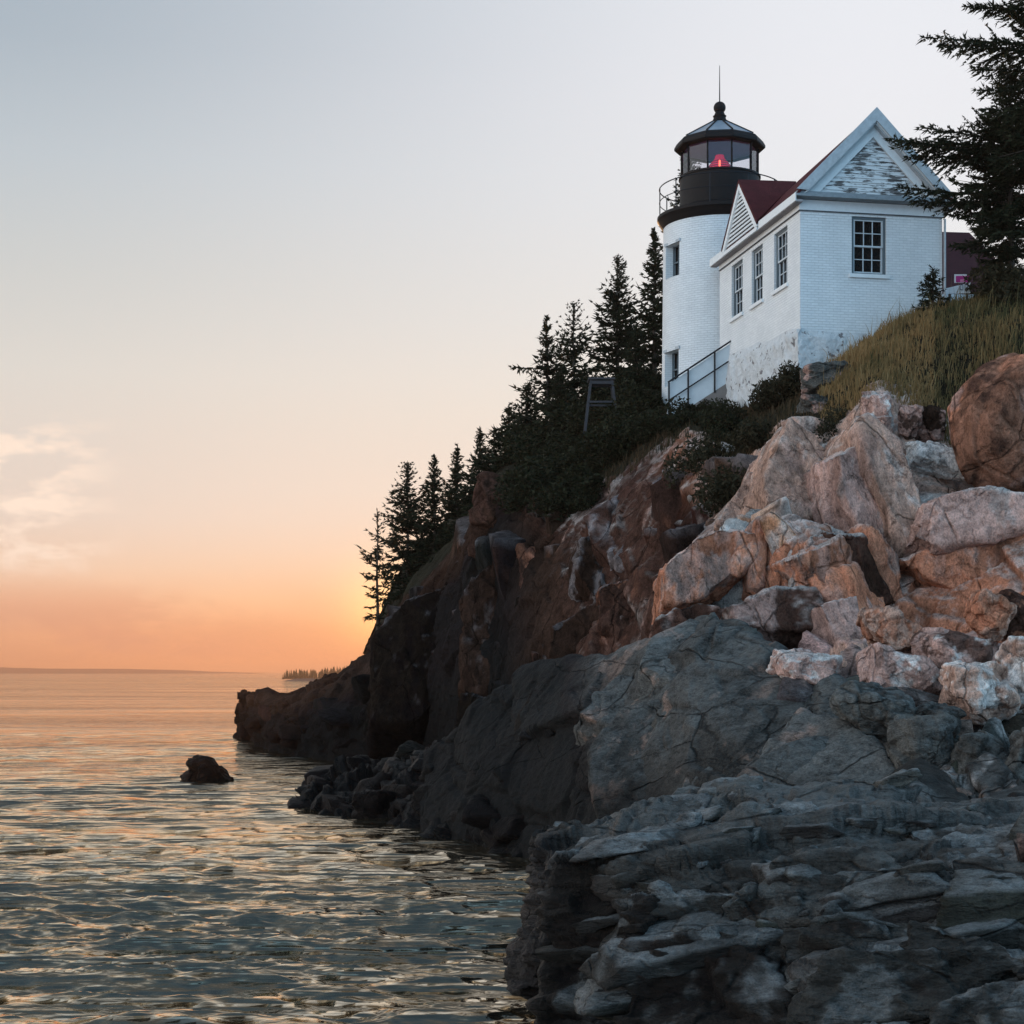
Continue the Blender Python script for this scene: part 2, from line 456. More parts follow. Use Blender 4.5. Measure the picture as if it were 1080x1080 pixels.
M['roof_far'] = roof_mat('dark_red_shingles', (.055,.014,.018))

def glass_mat(name, tint=(1,1,1)):
    m, nt, b = newmat(name)
    nt.nodes.remove(b)
    g = N(nt, 'ShaderNodeBsdfGlossy'); g.inputs['Roughness'].default_value = .02
    t = N(nt, 'ShaderNodeBsdfTransparent'); t.inputs[0].default_value = (*tint, 1)
    fr = N(nt, 'ShaderNodeFresnel'); fr.inputs[0].default_value = 1.5
    mx = N(nt, 'ShaderNodeMixShader'); L(nt, fr.outputs[0], mx.inputs[0]); L(nt, t.outputs[0], mx.inputs[1]); L(nt, g.outputs[0], mx.inputs[2])
    out = [n for n in nt.nodes if n.type == 'OUTPUT_MATERIAL'][0]; L(nt, mx.outputs[0], out.inputs[0])
    return m
M['glass'] = glass_mat('lantern_glass', (.88,.88,.92))
M['pane'] = plain('window_glass', (.012,.013,.014), .04, nscale=1, namp=.3, spec=.5)
def lamp_mat(name, c, s):
    m, nt, b = newmat(name)
    b.inputs['Base Color'].default_value = (*[x*.5 for x in c], 1); b.inputs['Emission Color'].default_value = (*c, 1); b.inputs['Emission Strength'].default_value = s
    b.inputs['Roughness'].default_value = .2
    return m
M['lens'] = lamp_mat('red_lens', (1,.015,.10), .30)
M['bulb'] = lamp_mat('red_bulb', (1,.16,.08), 2.2)

# ================================================================== SKY
SUN_AZ, SUN_EL = -4.0, 2.0      # degrees: left of the view axis, above the sea
def build_world():
    w = bpy.data.worlds.new('World'); S.world = w; w.use_nodes = True
    nt = w.node_tree; nt.nodes.clear()
    out = nt.nodes.new('ShaderNodeOutputWorld')
    d = nt.nodes.new('ShaderNodeTexCoord').outputs['Generated']
    sx = nt.nodes.new('ShaderNodeSeparateXYZ'); L(nt, d, sx.inputs[0])
    x, y, z = sx.outputs
    az = mth(nt, 'ARCTAN2', x, y)
    t = mth(nt, 'MULTIPLY', z, 1/.42, clamp=True)
    def pos(py):
        q = HOR - py; return max(0., q / math.sqrt(F_PX**2 + q*q) / .42)
    def rp(st): return ramp(nt, sorted([(pos(py), lin(c)) for py, c in st]), 'B_SPLINE' if False else 'LINEAR')
    left = rp([(708,(214,160,134)),(694,(206,156,130)),(670,(222,168,138)),(640,(238,190,160)),(600,(233,205,184)),(550,(228,212,200)),(480,(224,214,205)),(400,(219,216,210)),(300,(205,208,207)),(180,(190,200,207)),(60,(172,185,196)),(-40,(164,179,192))])
    right = rp([(708,(250,162,112)),(690,(251,168,118)),(665,(252,180,130)),(630,(250,202,160)),(580,(245,218,195)),(520,(242,228,215)),(440,(241,232,222)),(340,(237,235,233)),(220,(236,237,240)),(100,(237,238,243)),(-40,(234,237,243))])
    for r in (left, right): L(nt, t, r.inputs[0])
    lowz = N(nt, 'ShaderNodeMapRange'); lowz.interpolation_type = 'SMOOTHSTEP'; L(nt, z, lowz.inputs[0]); lowz.inputs[1].default_value = .14; lowz.inputs[2].default_value = 0.0
    mr = N(nt, 'ShaderNodeMapRange'); mr.interpolation_type = 'SMOOTHSTEP'; L(nt, mth(nt,'MULTIPLY_ADD',lowz.outputs[0],.16,az), mr.inputs[0])
    mr.inputs[1].default_value = -.34; mr.inputs[2].default_value = .24
    # nearer the horizon the warm side reaches further left
    front = mixrgb(nt, mr.outputs[0], left.outputs[0], right.outputs[0])
    # thin evening clouds low on the left
    cv = nt.nodes.new('ShaderNodeCombineXYZ'); L(nt, mth(nt,'MULTIPLY_ADD',az,20,mth(nt,'MULTIPLY',z,14)), cv.inputs[0]); L(nt, mth(nt,'MULTIPLY_ADD',z,52,mth(nt,'MULTIPLY',az,-6)), cv.inputs[1])
    n1 = noise(nt, cv.outputs[0], 1.0, 9, .58); n2 = noise(nt, cv.outputs[0], .45, 5, .5)
    m1 = N(nt, 'ShaderNodeMapRange'); m1.interpolation_type='SMOOTHSTEP'; L(nt, az, m1.inputs[0]); m1.inputs[1].default_value = -.215; m1.inputs[2].default_value = -.27
    def band(a, b, c, e):
        u = N(nt,'ShaderNodeMapRange'); u.interpolation_type='SMOOTHSTEP'; L(nt, z, u.inputs[0]); u.inputs[1].default_value=a; u.inputs[2].default_value=b
        v = N(nt,'ShaderNodeMapRange'); v.interpolation_type='SMOOTHSTEP'; L(nt, z, v.inputs[0]); v.inputs[1].default_value=e; v.inputs[2].default_value=c
        return mth(nt,'MULTIPLY',u.outputs[0],v.outputs[0])
    wr = ramp(nt, [(.455,(0,0,0)),(.575,(1,1,1))]); L(nt, n1, wr.inputs[0])
    wisp = mth(nt,'MULTIPLY', mth(nt,'MULTIPLY', wr.outputs[0], m1.outputs[0]), band(.045,.075,.125,.15))
    front = mixrgb(nt, mth(nt,'MULTIPLY',wisp,.95), front, lin((253,233,216)))
    lo = ramp(nt, [(.42,(0,0,0)),(.53,(1,1,1))]); L(nt, mth(nt,'MULTIPLY_ADD',n2,.6,mth(nt,'MULTIPLY',n1,.4)), lo.inputs[0])
    m2 = N(nt, 'ShaderNodeMapRange'); m2.interpolation_type='SMOOTHSTEP'; L(nt, az, m2.inputs[0]); m2.inputs[1].default_value = -.06; m2.inputs[2].default_value = -.24
    bank = mth(nt,'MULTIPLY', mth(nt,'MULTIPLY', lo.outputs[0], m2.outputs[0]), band(.002,.012,.03,.06))
    front = mixrgb(nt, mth(nt,'MULTIPLY',bank,.55), front, lin((206,150,130)))
    # rest of the dome: warm towards the left, cold dusk blue overhead and behind
    side = ramp(nt, [(0,(1.4,1.2,1.05)),(.12,(2.2,2.1,2.0)),(.45,(2.0,2.4,2.8)),(1,(.65,1.0,1.4))]); L(nt, mth(nt,'MULTIPLY',z,1,clamp=True), side.inputs[0])
    back = ramp(nt, [(0,(.45,.76,1.08)),(.12,(.66,1.17,1.68)),(.35,(.90,1.74,2.55)),(1,(.58,1.02,1.5))]); L(nt, mth(nt,'MULTIPLY',z,1,clamp=True), back.inputs[0])
    sm = N(nt,'ShaderNodeMapRange'); sm.interpolation_type='SMOOTHSTEP'; L(nt, x, sm.inputs[0]); sm.inputs[1].default_value=-.2; sm.inputs[2].default_value=-.85
    rest = mixrgb(nt, sm.outputs[0], back.outputs[0], side.outputs[0])
    fm = N(nt,'ShaderNodeMapRange'); fm.interpolation_type='SMOOTHSTEP'; L(nt, y, fm.inputs[0]); fm.inputs[1].default_value=.25; fm.inputs[2].default_value=.86
    sky = mixrgb(nt, fm.outputs[0], rest, front)
    up = ramp(nt, [(0,(1,1,1)),(.37,(1,1,1)),(.52,(.52,.48,.44)),(1,(.34,.35,.38))]); L(nt, mth(nt,'MULTIPLY',z,1,clamp=True), up.inputs[0])
    sky = mixrgb(nt, 1.0, sky, up.outputs[0], 'MULTIPLY')
    sv = nt.nodes.new('ShaderNodeVectorMath'); sv.operation = 'DOT_PRODUCT'; L(nt, d, sv.inputs[0])
    sv.inputs[1].default_value = (math.sin(R(SUN_AZ))*math.cos(R(SUN_EL)), math.cos(R(SUN_AZ))*math.cos(R(SUN_EL)), math.sin(R(SUN_EL)))
    gw = mth(nt,'POWER', mth(nt,'MAXIMUM', sv.outputs['Value'], 0), 3000); gw2 = mth(nt,'POWER', mth(nt,'MAXIMUM', sv.outputs['Value'], 0), 160)
    ga = mixrgb(nt, 1.0, (.55,.33,.07), gw, 'MULTIPLY'); gb_ = mixrgb(nt, 1.0, (.02,.007,.0), gw2, 'MULTIPLY')
    sky = mixrgb(nt, 1.0, mixrgb(nt, 1.0, sky, ga, 'ADD'), gb_, 'ADD')
    bg = nt.nodes.new('ShaderNodeBackground'); L(nt, sky, bg.inputs[0]); bg.inputs[1].default_value = 1.0
    ns = nt.nodes.new('ShaderNodeTexSky'); ns.sky_type = 'NISHITA'; ns.sun_disc = False
    ns.sun_elevation = R(SUN_EL); ns.sun_rotation = R(SUN_AZ); ns.air_density = 1.0; ns.dust_density = 2.0; ns.ozone_density = 1.0
    bg2 = nt.nodes.new('ShaderNodeBackground'); L(nt, ns.outputs[0], bg2.inputs[0]); bg2.inputs[1].default_value = .004
    ad = nt.nodes.new('ShaderNodeAddShader'); L(nt, bg.outputs[0], ad.inputs[0]); L(nt, bg2.outputs[0], ad.inputs[1])
    L(nt, ad.outputs[0], out.inputs[0])
build_world()

sun = bpy.data.lights.new('evening_sun', 'SUN'); sun.energy = 1.5; sun.angle = R(.6); sun.color = (1,.56,.26)
so = bpy.data.objects.new('evening_sun', sun); COL.objects.link(so)
sd = Vector((math.sin(R(SUN_AZ))*math.cos(R(SUN_EL)), math.cos(R(SUN_AZ))*math.cos(R(SUN_EL)), math.sin(R(SUN_EL))))
so.rotation_euler = sd.to_track_quat('Z', 'Y').to_euler(); so.location = (0, 0, 40)

# ================================================================== CAMERA
cam = bpy.data.cameras.new('camera'); cam.sensor_width = 36; cam.lens = F_PX/1080*36
cam.shift_y = (HOR-540)/1080; cam.clip_end = 20000; cam.clip_start = .1
co = bpy.data.objects.new('camera', cam); COL.objects.link(co); co.location = (0,0,CAM_Z); co.rotation_euler = (R(90),0,0)
S.camera = co
S.view_settings.view_transform = 'Standard'; S.view_settings.look = 'None'; S.view_settings.exposure = 0; S.view_settings.gamma = 1

# ================================================================== WATER
def build_water():
    m, nt, b = newmat('sea_water')
    b.inputs['Base Color'].default_value = (.022,.018,.013,1); b.inputs['Roughness'].default_value = .06
    b.inputs['IOR'].default_value = 1.333
    b.inputs['Specular IOR Level'].default_value = 0
    gl = N(nt,'ShaderNodeBsdfGlossy'); gl.inputs['Roughness'].default_value = .05; gl.inputs[0].default_value = (1,.86,.67,1)
    fr = N(nt,'ShaderNodeFresnel'); fr.inputs[0].default_value = 1.333
    mx = N(nt,'ShaderNodeMixShader'); L(nt, mth(nt,'POWER',fr.outputs[0],.60), mx.inputs[0]); L(nt,b.outputs[0],mx.inputs[1]); L(nt,gl.outputs[0],mx.inputs[2])
    L(nt, mx.outputs[0], [n for n in nt.nodes if n.type=='OUTPUT_MATERIAL'][0].inputs[0])
    v = geo_pos(nt)
    n0 = noise(nt, mapping(nt, v, (1.0,1.7,1), (0,0,6)), 6.5, 3, .55)
    n1 = noise(nt, mapping(nt, v, (1.0,1.7,1)), 2.2, 4, .55)
    n2 = noise(nt, mapping(nt, v, (.42,1.0,1), (0,0,14)), 1.0, 4, .55)
    n3 = noise(nt, mapping(nt, v, (.08,.24,1), (0,0,8)), 1.0, 4, .6)
    stk = noise(nt, mapping(nt, v, (.012,.05,1)), 1.0, 5, .6)
    sr = ramp(nt, [(.34,(.3,.3,.3)),(.64,(1,1,1))]); L(nt, stk, sr.inputs[0])
    h = mth(nt,'MULTIPLY_ADD', n0, .010, mth(nt,'MULTIPLY_ADD', n1, .040, mth(nt,'MULTIPLY_ADD', n2, .27, mth(nt,'MULTIPLY', n3, 1.0))))
    h = mth(nt,'MULTIPLY', h, sr.outputs[0])
    bn = bump(nt, b, h, 1.0, 1.0); L(nt, bn.outputs[0], gl.inputs['Normal']); L(nt, bn.outputs[0], fr.inputs['Normal'])
    # rows by distance, columns by bearing, denser towards the cove
    py = np.concatenate([np.arange(1180, 800, -1.0), np.arange(800, 712, -.6), np.arange(712, 708.9, -.35)])
    r = CAM_Z*F_PX/(py-HOR)
    a = np.concatenate([np.linspace(-60,-19,60,endpoint=False), np.linspace(-19,12,760,endpoint=False), np.linspace(12,60,60)])
    a = np.radians(a)
    r = np.concatenate([[5, 9, 13], r, [9000]])
    RR, AA = np.meshgrid(r, a, indexing='ij')
    X = RR*np.sin(AA); Y = RR*np.cos(AA); Z = np.zeros_like(X); DX = np.zeros_like(X); DY = np.zeros_like(X)
    dr = np.gradient(r)[:, None]
    g = np.random.default_rng(3)
    gust = .75 + .5*fbm(np.stack([X.ravel()*.05, Y.ravel()*.09, np.zeros(X.size)],1), 3, 5).reshape(X.shape)
    wx = 1.2*fbm(np.stack([X.ravel()*.12, Y.ravel()*.12, np.zeros(X.size)],1), 2, 8).reshape(X.shape)
    for k in range(130):
        lam = .24*(13)**(g.random()**1.05)
        th = R(-98 + g.normal()*27)     # travelling towards the viewer
        amp = .0062*lam**.9*(.6+.8*g.random())
        kx, ky = math.cos(th)*2*math.pi/lam, math.sin(th)*2*math.pi/lam
        ph = g.random()*6.28
        fade = sstep(1.6, 3.4, lam/np.maximum(dr*1.0, 1e-3))
        q = kx*X + ky*Y + ph + wx
        Z += amp*fade*gust*np.cos(q)
        DX -= .75*amp*fade*gust*math.cos(th)*np.sin(q); DY -= .75*amp*fade*gust*math.sin(th)*np.sin(q)
    V = np.stack([X+DX, Y+DY, Z], -1).reshape(-1, 3)
    o = npmesh('water', V, grid_faces(len(r), len(a)), m)
    tag(o, kind='structure')
build_water()

# ================================================================== ROCK SHEETS
PAL = dict(
    black=(.008,.0052,.004), dark=(.013,.0085,.006), brown=(.040,.021,.0145), rust=(.27,.125,.08), red=(.075,.036,.026), orange=(.48,.195,.115),
    tan=(.53,.315,.235), pink=(.50,.30,.245), white=(.72,.64,.59), grey=(.105,.098,.088), slate=(.054,.048,.042), soil=(.026,.023,.015), blue=(.115,.118,.114), pale=(.24,.24,.235), lilac=(.33,.29,.29), sl2=(.042,.038,.033), wslate=(.080,.073,.066), wgrey=(.140,.131,.120))
for k in PAL: PAL[k] = np.array(PAL[k])

def sheet(name, grid, cols, nu, nv, mat, levels, frame, seed, spots=(), fine=.03, kind='structure', tops=None, sea=1.2, warp=.12, rowk=None, soil_from=None):
    """grid[r][c] = (px,py,d); cols[r][c] = palette name"""
    G = np.array([[at(*p) for p in row] for row in grid])
    C = np.array([[PAL[c] for c in row] for row in cols])
    G = crom(G, nv); G = np.swapaxes(crom(np.swapaxes(G,0,1), nu),0,1)
    C = np.clip(crom(C, nv), .01, 1); C = np.clip(np.swapaxes(crom(np.swapaxes(C,0,1), nu),0,1), .01, 1)
    nr, nc = G.shape[:2]
    if soil_from:
        jj = (soil_from + 9*fbm(np.stack([np.arange(nc)*.11, np.zeros(nc), np.zeros(nc)],1), 3, 66)).astype(int)
        C = np.where((np.arange(nr)[:,None] > jj[None,:])[...,None], PAL['soil'], np.where((np.arange(nr)[:,None] > 198)[...,None], C[197:198], C))
    V = G.reshape(-1,3); col = C.reshape(-1,3)
    n = vnormals(V, nr, nc)
    if (n*(np.array([0,0,CAM_Z])-V)).sum(1).mean() < 0: n = -n; flip = True
    else: flip = False
    ws = fbm(V*.55, 3, seed+50)
    sg = -1 if flip else 1
    ren = lambda q: sg*vnormals(q, nr, nc)
    V2, blk, crk = fracture(V, levels, frame, seed, warp, ren, n)
    k = np.ones(len(V)) if rowk is None else np.repeat(np.clip(crom(np.array(rowk)[:,None], nv)[:,0],0,1.2), nc)
    V2 = V + (V2-V)*k[:, None]
    V2 = V2 + ren(V2)*(.06*fbm(V2*1.3, 4, seed+3) + fine*fbm(V2*4, 5, seed+4, .6) + .012*fbm(V2*15, 3, seed+6))[:, None]
    n2 = ren(V2)
    # rock colour: shade per joint block, mineral spots, paler upper faces (weathered rock; painted skylight on the dark ledge), dark tidal band
    b0 = blk[0]; b1 = blk[min(1, len(blk)-1)]
    col = col*(.72+.36*b0+.28*b1)[:, None]
    nz = fbm(V2*np.array([.9,.9,.7]), 5, seed+20, .6); nz2 = fbm(V2*2.3, 5, seed+23, .6)
    for cname, thr, wid, amt in spots:
        s = fbm((V2 @ frame)*np.array([1.3,1.3,.55]) + thr*31, 5, seed+len(cname), .6)
        col = mixc(col, PAL[cname], sstep(thr, thr+wid, s)*amt*np.clip((col.mean(1)-.03)/.05,0,1))
    if tops:
        tcol, amt, lo = tops
        col = mixc(col, PAL[tcol], np.clip((col.mean(1)-.03)/.05,0,1)*amt*sstep(lo, lo+.35, n2[:,2]+.5*nz)*sstep(-.35,.35,nz2+.25))
    col = mixc(col, PAL['black'], .85*crk*.55)
    zz = V2[:,2] + .5*nz
    col = mixc(col, PAL['black'], .9*(1-sstep(sea*.5, sea*1.6, zz)))
    f = grid_faces(nr, nc)
    o = npmesh(name, V2, f[:, ::-1] if flip else f, mat, col=np.clip(col,.008,.9))
    if kind: o['kind'] = kind
    sheet.cols = C
    return o, V2.reshape(nr,nc,3), n2.reshape(nr,nc,3)

# ---- joint-bounded blocks breaking out of a rock surface
_ico = {}
def ico(n):
    if n not in _ico:
        import bmesh
        bm = bmesh.new(); bmesh.ops.create_icosphere(bm, subdivisions=n, radius=1.0)
        _ico[n] = (np.array([v.co[:] for v in bm.verts]), np.array([[v.index for v in f.verts] for f in bm.faces])); bm.free()
    return _ico[n]

def make_blocks(C, A, Hh, colr, seed, sub, power=40, cut=(.62,1.0), jit=.16, ncut=7, rough=.02, facet=(.35,.03), spots=(), tops=None, sea=None, fz=1.0):
    """C (B,3) centres, A (B,3,3) axes in rows, Hh (B,3) half sizes, colr (B,3)"""
    g = np.random.default_rng(seed); B = len(C)
    d, F = ico(sub); nv = len(d)
    pn = np.zeros((B, 6+ncut, 3)); po = np.ones((B, 6+ncut))
    e = np.concatenate([np.eye(3), -np.eye(3)])
    pn[:, :6] = e[None] + jit*g.normal(size=(B,6,3))
    sg = g.choice([-1,1], size=(B,ncut,3)) * (.35+.65*g.random((B,ncut,3)))
    sg[:, :3, :][g.random((B,3,3)) < .35] *= .1
    pn[:, 6:] = sg
    pn /= np.linalg.norm(pn, axis=2, keepdims=True)
    po[:, :6] = .92+.1*g.random((B,6))
    ex = np.abs(pn[:, 6:]).sum(2)
    po[:, 6:] = ex*(cut[0]+(cut[1]-cut[0])*g.random((B,ncut)))*.86
    dt = np.maximum(np.einsum('vk,bpk->bvp', d, pn), 1e-4)/po[:, None, :]
    m = dt.max(2, keepdims=True)
    q = (dt/m)**power
    r = 1/(m[..., 0]*q.sum(2)**(1/power))
    nl = np.einsum('bvp,bpk->bvk', q/dt/po[:, None, :], pn)
    V = (d[None]*r[..., None]*Hh[:, None, :])
    V = np.einsum('bvk,bkj->bvj', V, A) + C[:, None, :]
    n = np.einsum('bvk,bkj->bvj', nl/Hh[:, None, :], A); n /= np.linalg.norm(n, axis=2, keepdims=True)
    V = V.reshape(-1,3); n = n.reshape(-1,3)
    fs, fa = facet
    if fa:
        val, ed, rid = facets((V @ A[0].T)/(fs*np.array([1,1,fz])) + .35*np.stack([fbm(V*1.5/fs*.35+k*9,2,seed+k) for k in range(3)],1), seed+5, 1.0, 60)
        V = V + n*(fa*val)[:, None]
    else: rid = np.full(len(V), .5)
    fb = fbm(V*3.1, 4, seed+8, .6)
    V = V + n*(rough*.35*fb + rough*.45*fbm(V*9, 3, seed+9))[:, None]
    col = np.repeat(colr*(.62+.66*g.random((B,1)))*(1+.045*g.normal(size=(B,3))), nv, 0)
    col = col*(.78+.44*rid)[:, None]
    for cname, thr, wid, amt in spots:
        col = mixc(col, PAL[cname], sstep(thr, thr+wid, fbm(V*np.array([1.6,1.6,.9]), 4, seed+len(cname)*3, .62))*amt*np.clip(col.mean(1)/.05,0,1))
    if tops:
        tc, amt, lo = tops
        col = mixc(col, PAL[tc], amt*sstep(lo, lo+.3, n[:,2]+.45*fb)*(.5+.5*np.clip(2*fbm(V*1.7,3,seed+41)+.5,0,1))*np.clip(col.mean(1)/.03,0,1))
    if sea is not None: col = mixc(col, PAL['black'], .9*(1-sstep(sea*.5, sea*1.6, V[:,2]+.5*fb)))
    Fa = (F[None]+(np.arange(B)*nv)[:, None, None]).reshape(-1,3)
    return V, Fa, np.clip(col,.006,.9)

def slab(poly, d0, ax, ay, thick, colname, seed, sst=(1.5,1.5,.65), sub=6, power=110, spots=(), tops=None, sea=None, widen=.12, lv=(((.9,.9,2.2),.085),((.34,.34,1.1),.06),((.16,.16,.3),.014)), frame=None, crop=None, rough=.02, streak=0., mixto=None):
    """one joint-bounded face: traced outline, real distance and thickness, broken surface"""
    if crop: poly = [(crop[0]+x/crop[2], crop[1]+y/crop[2]) for x,y in poly]
    p = np.array(poly, float); c0 = p.mean(0)
    P = np.array([at(x, y, d0+ax*(x-c0[0])+ay*(y-c0[1])) for x,y in p])
    c = P.mean(0); u,sv,vt = np.linalg.svd(P-c); n = vt[2]
    if np.dot(n, np.array([0,0,CAM_Z])-c) < 0: n = -n
    e1 = vt[0]; e2 = np.cross(n, e1)
    pn=[n, -n]; pq=[c, c-n*thick]
    k=len(P)
    for i in range(k):
        q0,q1=P[i],P[(i+1)%k]; ed=q1-q0
        m=np.cross(ed,n); m/=np.linalg.norm(m)
        if np.dot(m,(q0+q1)/2-c)<0: m=-m
        m=m+widen*n; m/=np.linalg.norm(m); pn.append(m); pq.append((q0+q1)/2)
    # chamfer the rim
    g=np.random.default_rng(seed)
    for i in range(k):
        if g.random()<.75:
            m=pn[2+i]*(.5+.4*g.random())+n*(.4+.5*g.random()); m/=np.linalg.norm(m)
            w=np.linalg.norm(P[(i+1)%k]-P[i]); q=(P[i]+P[(i+1)%k])/2; pn.append(m); pq.append(q-m*(.01+.035*g.random())*min(w,1.5))
    pn=np.array(pn); pq=np.array(pq)
    cen=c-n*thick*.42
    po=np.maximum(((pq-cen)*pn).sum(1),.03)
    d,F=ico(sub)
    # stretch the directions so the points spread over the face evenly
    ext=np.array([np.abs((P-c)@e1).max(),np.abs((P-c)@e2).max(),thick*.6]); ext/=ext.max()
    dd=d[:,0:1]*ext[0]*e1+d[:,1:2]*ext[1]*e2+d[:,2:3]*ext[2]*n; dd/=np.linalg.norm(dd,axis=1,keepdims=True)
    dt=np.maximum(dd@pn.T,1e-4)/po
    mx=dt.max(1,keepdims=True); q=(dt/mx)**power
    r=1/(mx[:,0]*q.sum(1)**(1/power)); nn=(q/dt/po)@pn; nn/=np.linalg.norm(nn,axis=1,keepdims=True)
    V=cen+dd*r[:,None]
    fr=FC if frame is None else frame
    rid=0; crk=0
    for j,(sz,am) in enumerate(lv):
        qq=(V@fr)/np.array(sz); qq=qq+.25*np.stack([fbm(V*.9/max(sz)+j*7+z*3,3,seed+z) for z in range(3)],1)
        val,ed,ri=facets(qq,seed+31*j,1.0,60)
        V=V+nn*(am*val)[:,None]; rid=rid+(ri-.5)/(1+j)
    fb=fbm(V*2.4,4,seed+8,.6)
    V=V+nn*(rough*.4*fb+rough*.6*fbm(V*8,4,seed+9,.6))[:,None]
    col=np.tile(PAL[colname],(len(V),1))*(1+.45*rid)[:,None]
    if mixto: col=mixc(col,PAL[mixto[0]],mixto[1]*sstep(mixto[2],mixto[3],HOR-(V[:,2]-CAM_Z)/V[:,1]*F_PX if mixto[2]>20 else V[:,2]))
    for cname,thr,wid,amt in spots:
        col=mixc(col,PAL[cname],sstep(thr,thr+wid,fbm(V*np.array(sst),5,seed+len(cname)*3,.66))*amt)
    if streak: col=col*(1-streak*sstep(.05,.35,fbm(V*np.array([3.2,3.2,.35]),4,seed+77)))[:,None]
    if tops:
        tc,amt,lo=tops; col=mixc(col,PAL[tc],amt*sstep(lo,lo+.3,nn[:,2]+.5*fb))
    if sea is not None: col=mixc(col,PAL['black'],.9*(1-sstep(sea*.5,sea*1.6,V[:,2]+.5*fb)))
    return V,F,np.clip(col,.006,.9)

def scatter_blocks(SV_, SN_, COLS, region, frame, size, nmax, sep, seed, sub, out=(-.05,.25), wob=10, **kw):
    g = np.random.default_rng(seed)
    G = SV_; ar = (np.linalg.norm(np.gradient(G,axis=1),axis=2)*np.linalg.norm(np.gradient(G,axis=0),axis=2)).ravel()
    P = G.reshape(-1,3); Nn = SN_.reshape(-1,3)
    px = CX+P[:,0]/P[:,1]*F_PX; py = HOR-(P[:,2]-CAM_Z)/P[:,1]*F_PX
    ok = np.nonzero(region(px,py,P))[0]
    w = ar[ok]; idx = g.choice(ok, min(len(ok), nmax*30), p=w/w.sum())
    size = np.array(size); keep = []; sc = []
    Q = np.zeros((0,3))
    for i in idx:
        f = math.exp(g.normal()*.32); qq = (P[i] @ frame)/size
        if len(Q) and (np.linalg.norm(Q-qq, axis=1) < sep*f).any(): continue
        keep.append(i); sc.append(f); Q = np.concatenate([Q, qq[None]])
        if len(keep) >= nmax: break
    keep = np.array(keep); B = len(keep); sc = np.array(sc)[:,None]
    A = np.stack([(np.array(rotm(g.normal()*wob, g.normal()*wob, g.normal()*wob*1.6)) @ frame).T for _ in range(B)])
    Hh = size[None]*.5*sc*(.75+.5*g.random((B,3)))*1.12
    nn = Nn[keep]
    ext = (np.abs(np.einsum('bkj,bj->bk', A, nn))*Hh).sum(1)
    prot = (out[0]+(out[1]-out[0])*g.random(B))*Hh.mean(1)*2
    C = P[keep] + nn*(prot-ext*.97)[:,None]
    return make_blocks(C, A, Hh, COLS.reshape(-1,3)[keep], seed+1, sub, **kw)

def add_blocks(obj, parts, mat):
    """welds block fields onto a sheet as one mesh"""
    me = obj.data; nv = len(me.vertices)
    V0 = np.empty(nv*3, np.float32); me.vertices.foreach_get('co', V0); V0 = V0.reshape(-1,3)
    F0 = np.empty(len(me.loops), np.int32); me.loops.foreach_get('vertex_index', F0); F0 = F0.reshape(-1,4)
    C0 = np.empty(nv*4, np.float32); me.color_attributes['Col'].data.foreach_get('color', C0); C0 = C0.reshape(-1,4)[:,:3]
    Vs=[V0]; Fs=[F0[:,[0,1,2]],F0[:,[0,2,3]]]; Cs=[C0]; b=nv
    for V,F,C in parts: Vs.append(V); Fs.append(F+b); Cs.append(C); b+=len(V)
    name = obj.name; kind = obj.get('kind'); old = obj.data
    bpy.data.objects.remove(obj); bpy.data.meshes.remove(old)
    o = npmesh(name, np.concatenate(Vs), np.concatenate(Fs), mat, col=np.concatenate(Cs))
    o['kind'] = kind or 'structure'
    return o

# ---- the bluff: one sheet from the far-left foot to beyond the right edge
PXS = [386, 401, 432, 480, 530, 580, 630, 680, 730, 780, 830, 880, 930, 980, 1030, 1080, 1150, 1230]
base_d = [90, 76, 68, 60, 54, 50, 47, 45, 42, 40, 38, 36.5, 36, 36, 35, 34, 33, 32]
crest = [(694,100),(664,84),(630,75),(588,69),(508,64),(545,58),(530,55),(492,53),(464,50.5),(497,46.5),(455,44),(462,43),(420,43),(468,42),(508,41),(505,40),(500,39),(500,38)]
slope = [(690,106),(660,93),(603,84),(560,78),(492,74),(482,68),(466,64),(442,60),(446,55),(446,52),(428,49.2),(396,47.5),(372,46.5),(352,46),(342,45.5),(334,45),(326,45),(320,45)]
plat = [(690,125),(656,110),(592,95),(542,88),(482,82),(450,76),(430,70),(418,65),(424,60.5),(428,57.5),(406,52.4),(388,50.6),(352,49.4),(330,49.4),(320,49.4),(317,49.4),(314,49),(312,49)]
over = {8:[(690,41.6),(600,42.2),(555,45)], 9:[(680,38.6),(566,39.2),(546,42.4)], 10:[(670,36.8),(558,37.6),(540,40.8)], 11:[(680,36),(575,37),(558,39.8)],
        12:[(700,36.2),(625,37.4),(520,39.6)], 13:[(700,36.3),(600,37.4),(525,39.2)], 14:[(690,35.6),(600,36.6),(545,38)], 15:[(690,34.6),(600,35.8),(540,37)],
        16:[(690,33.6),(600,34.8),(540,36.4)], 17:[(690,32.6),(600,34),(540,35.5)]}
over = {k_: [(y_, d_+.75) for y_, d_ in v_] for k_, v_ in over.items()}
rows = [[] for _ in range(9)]
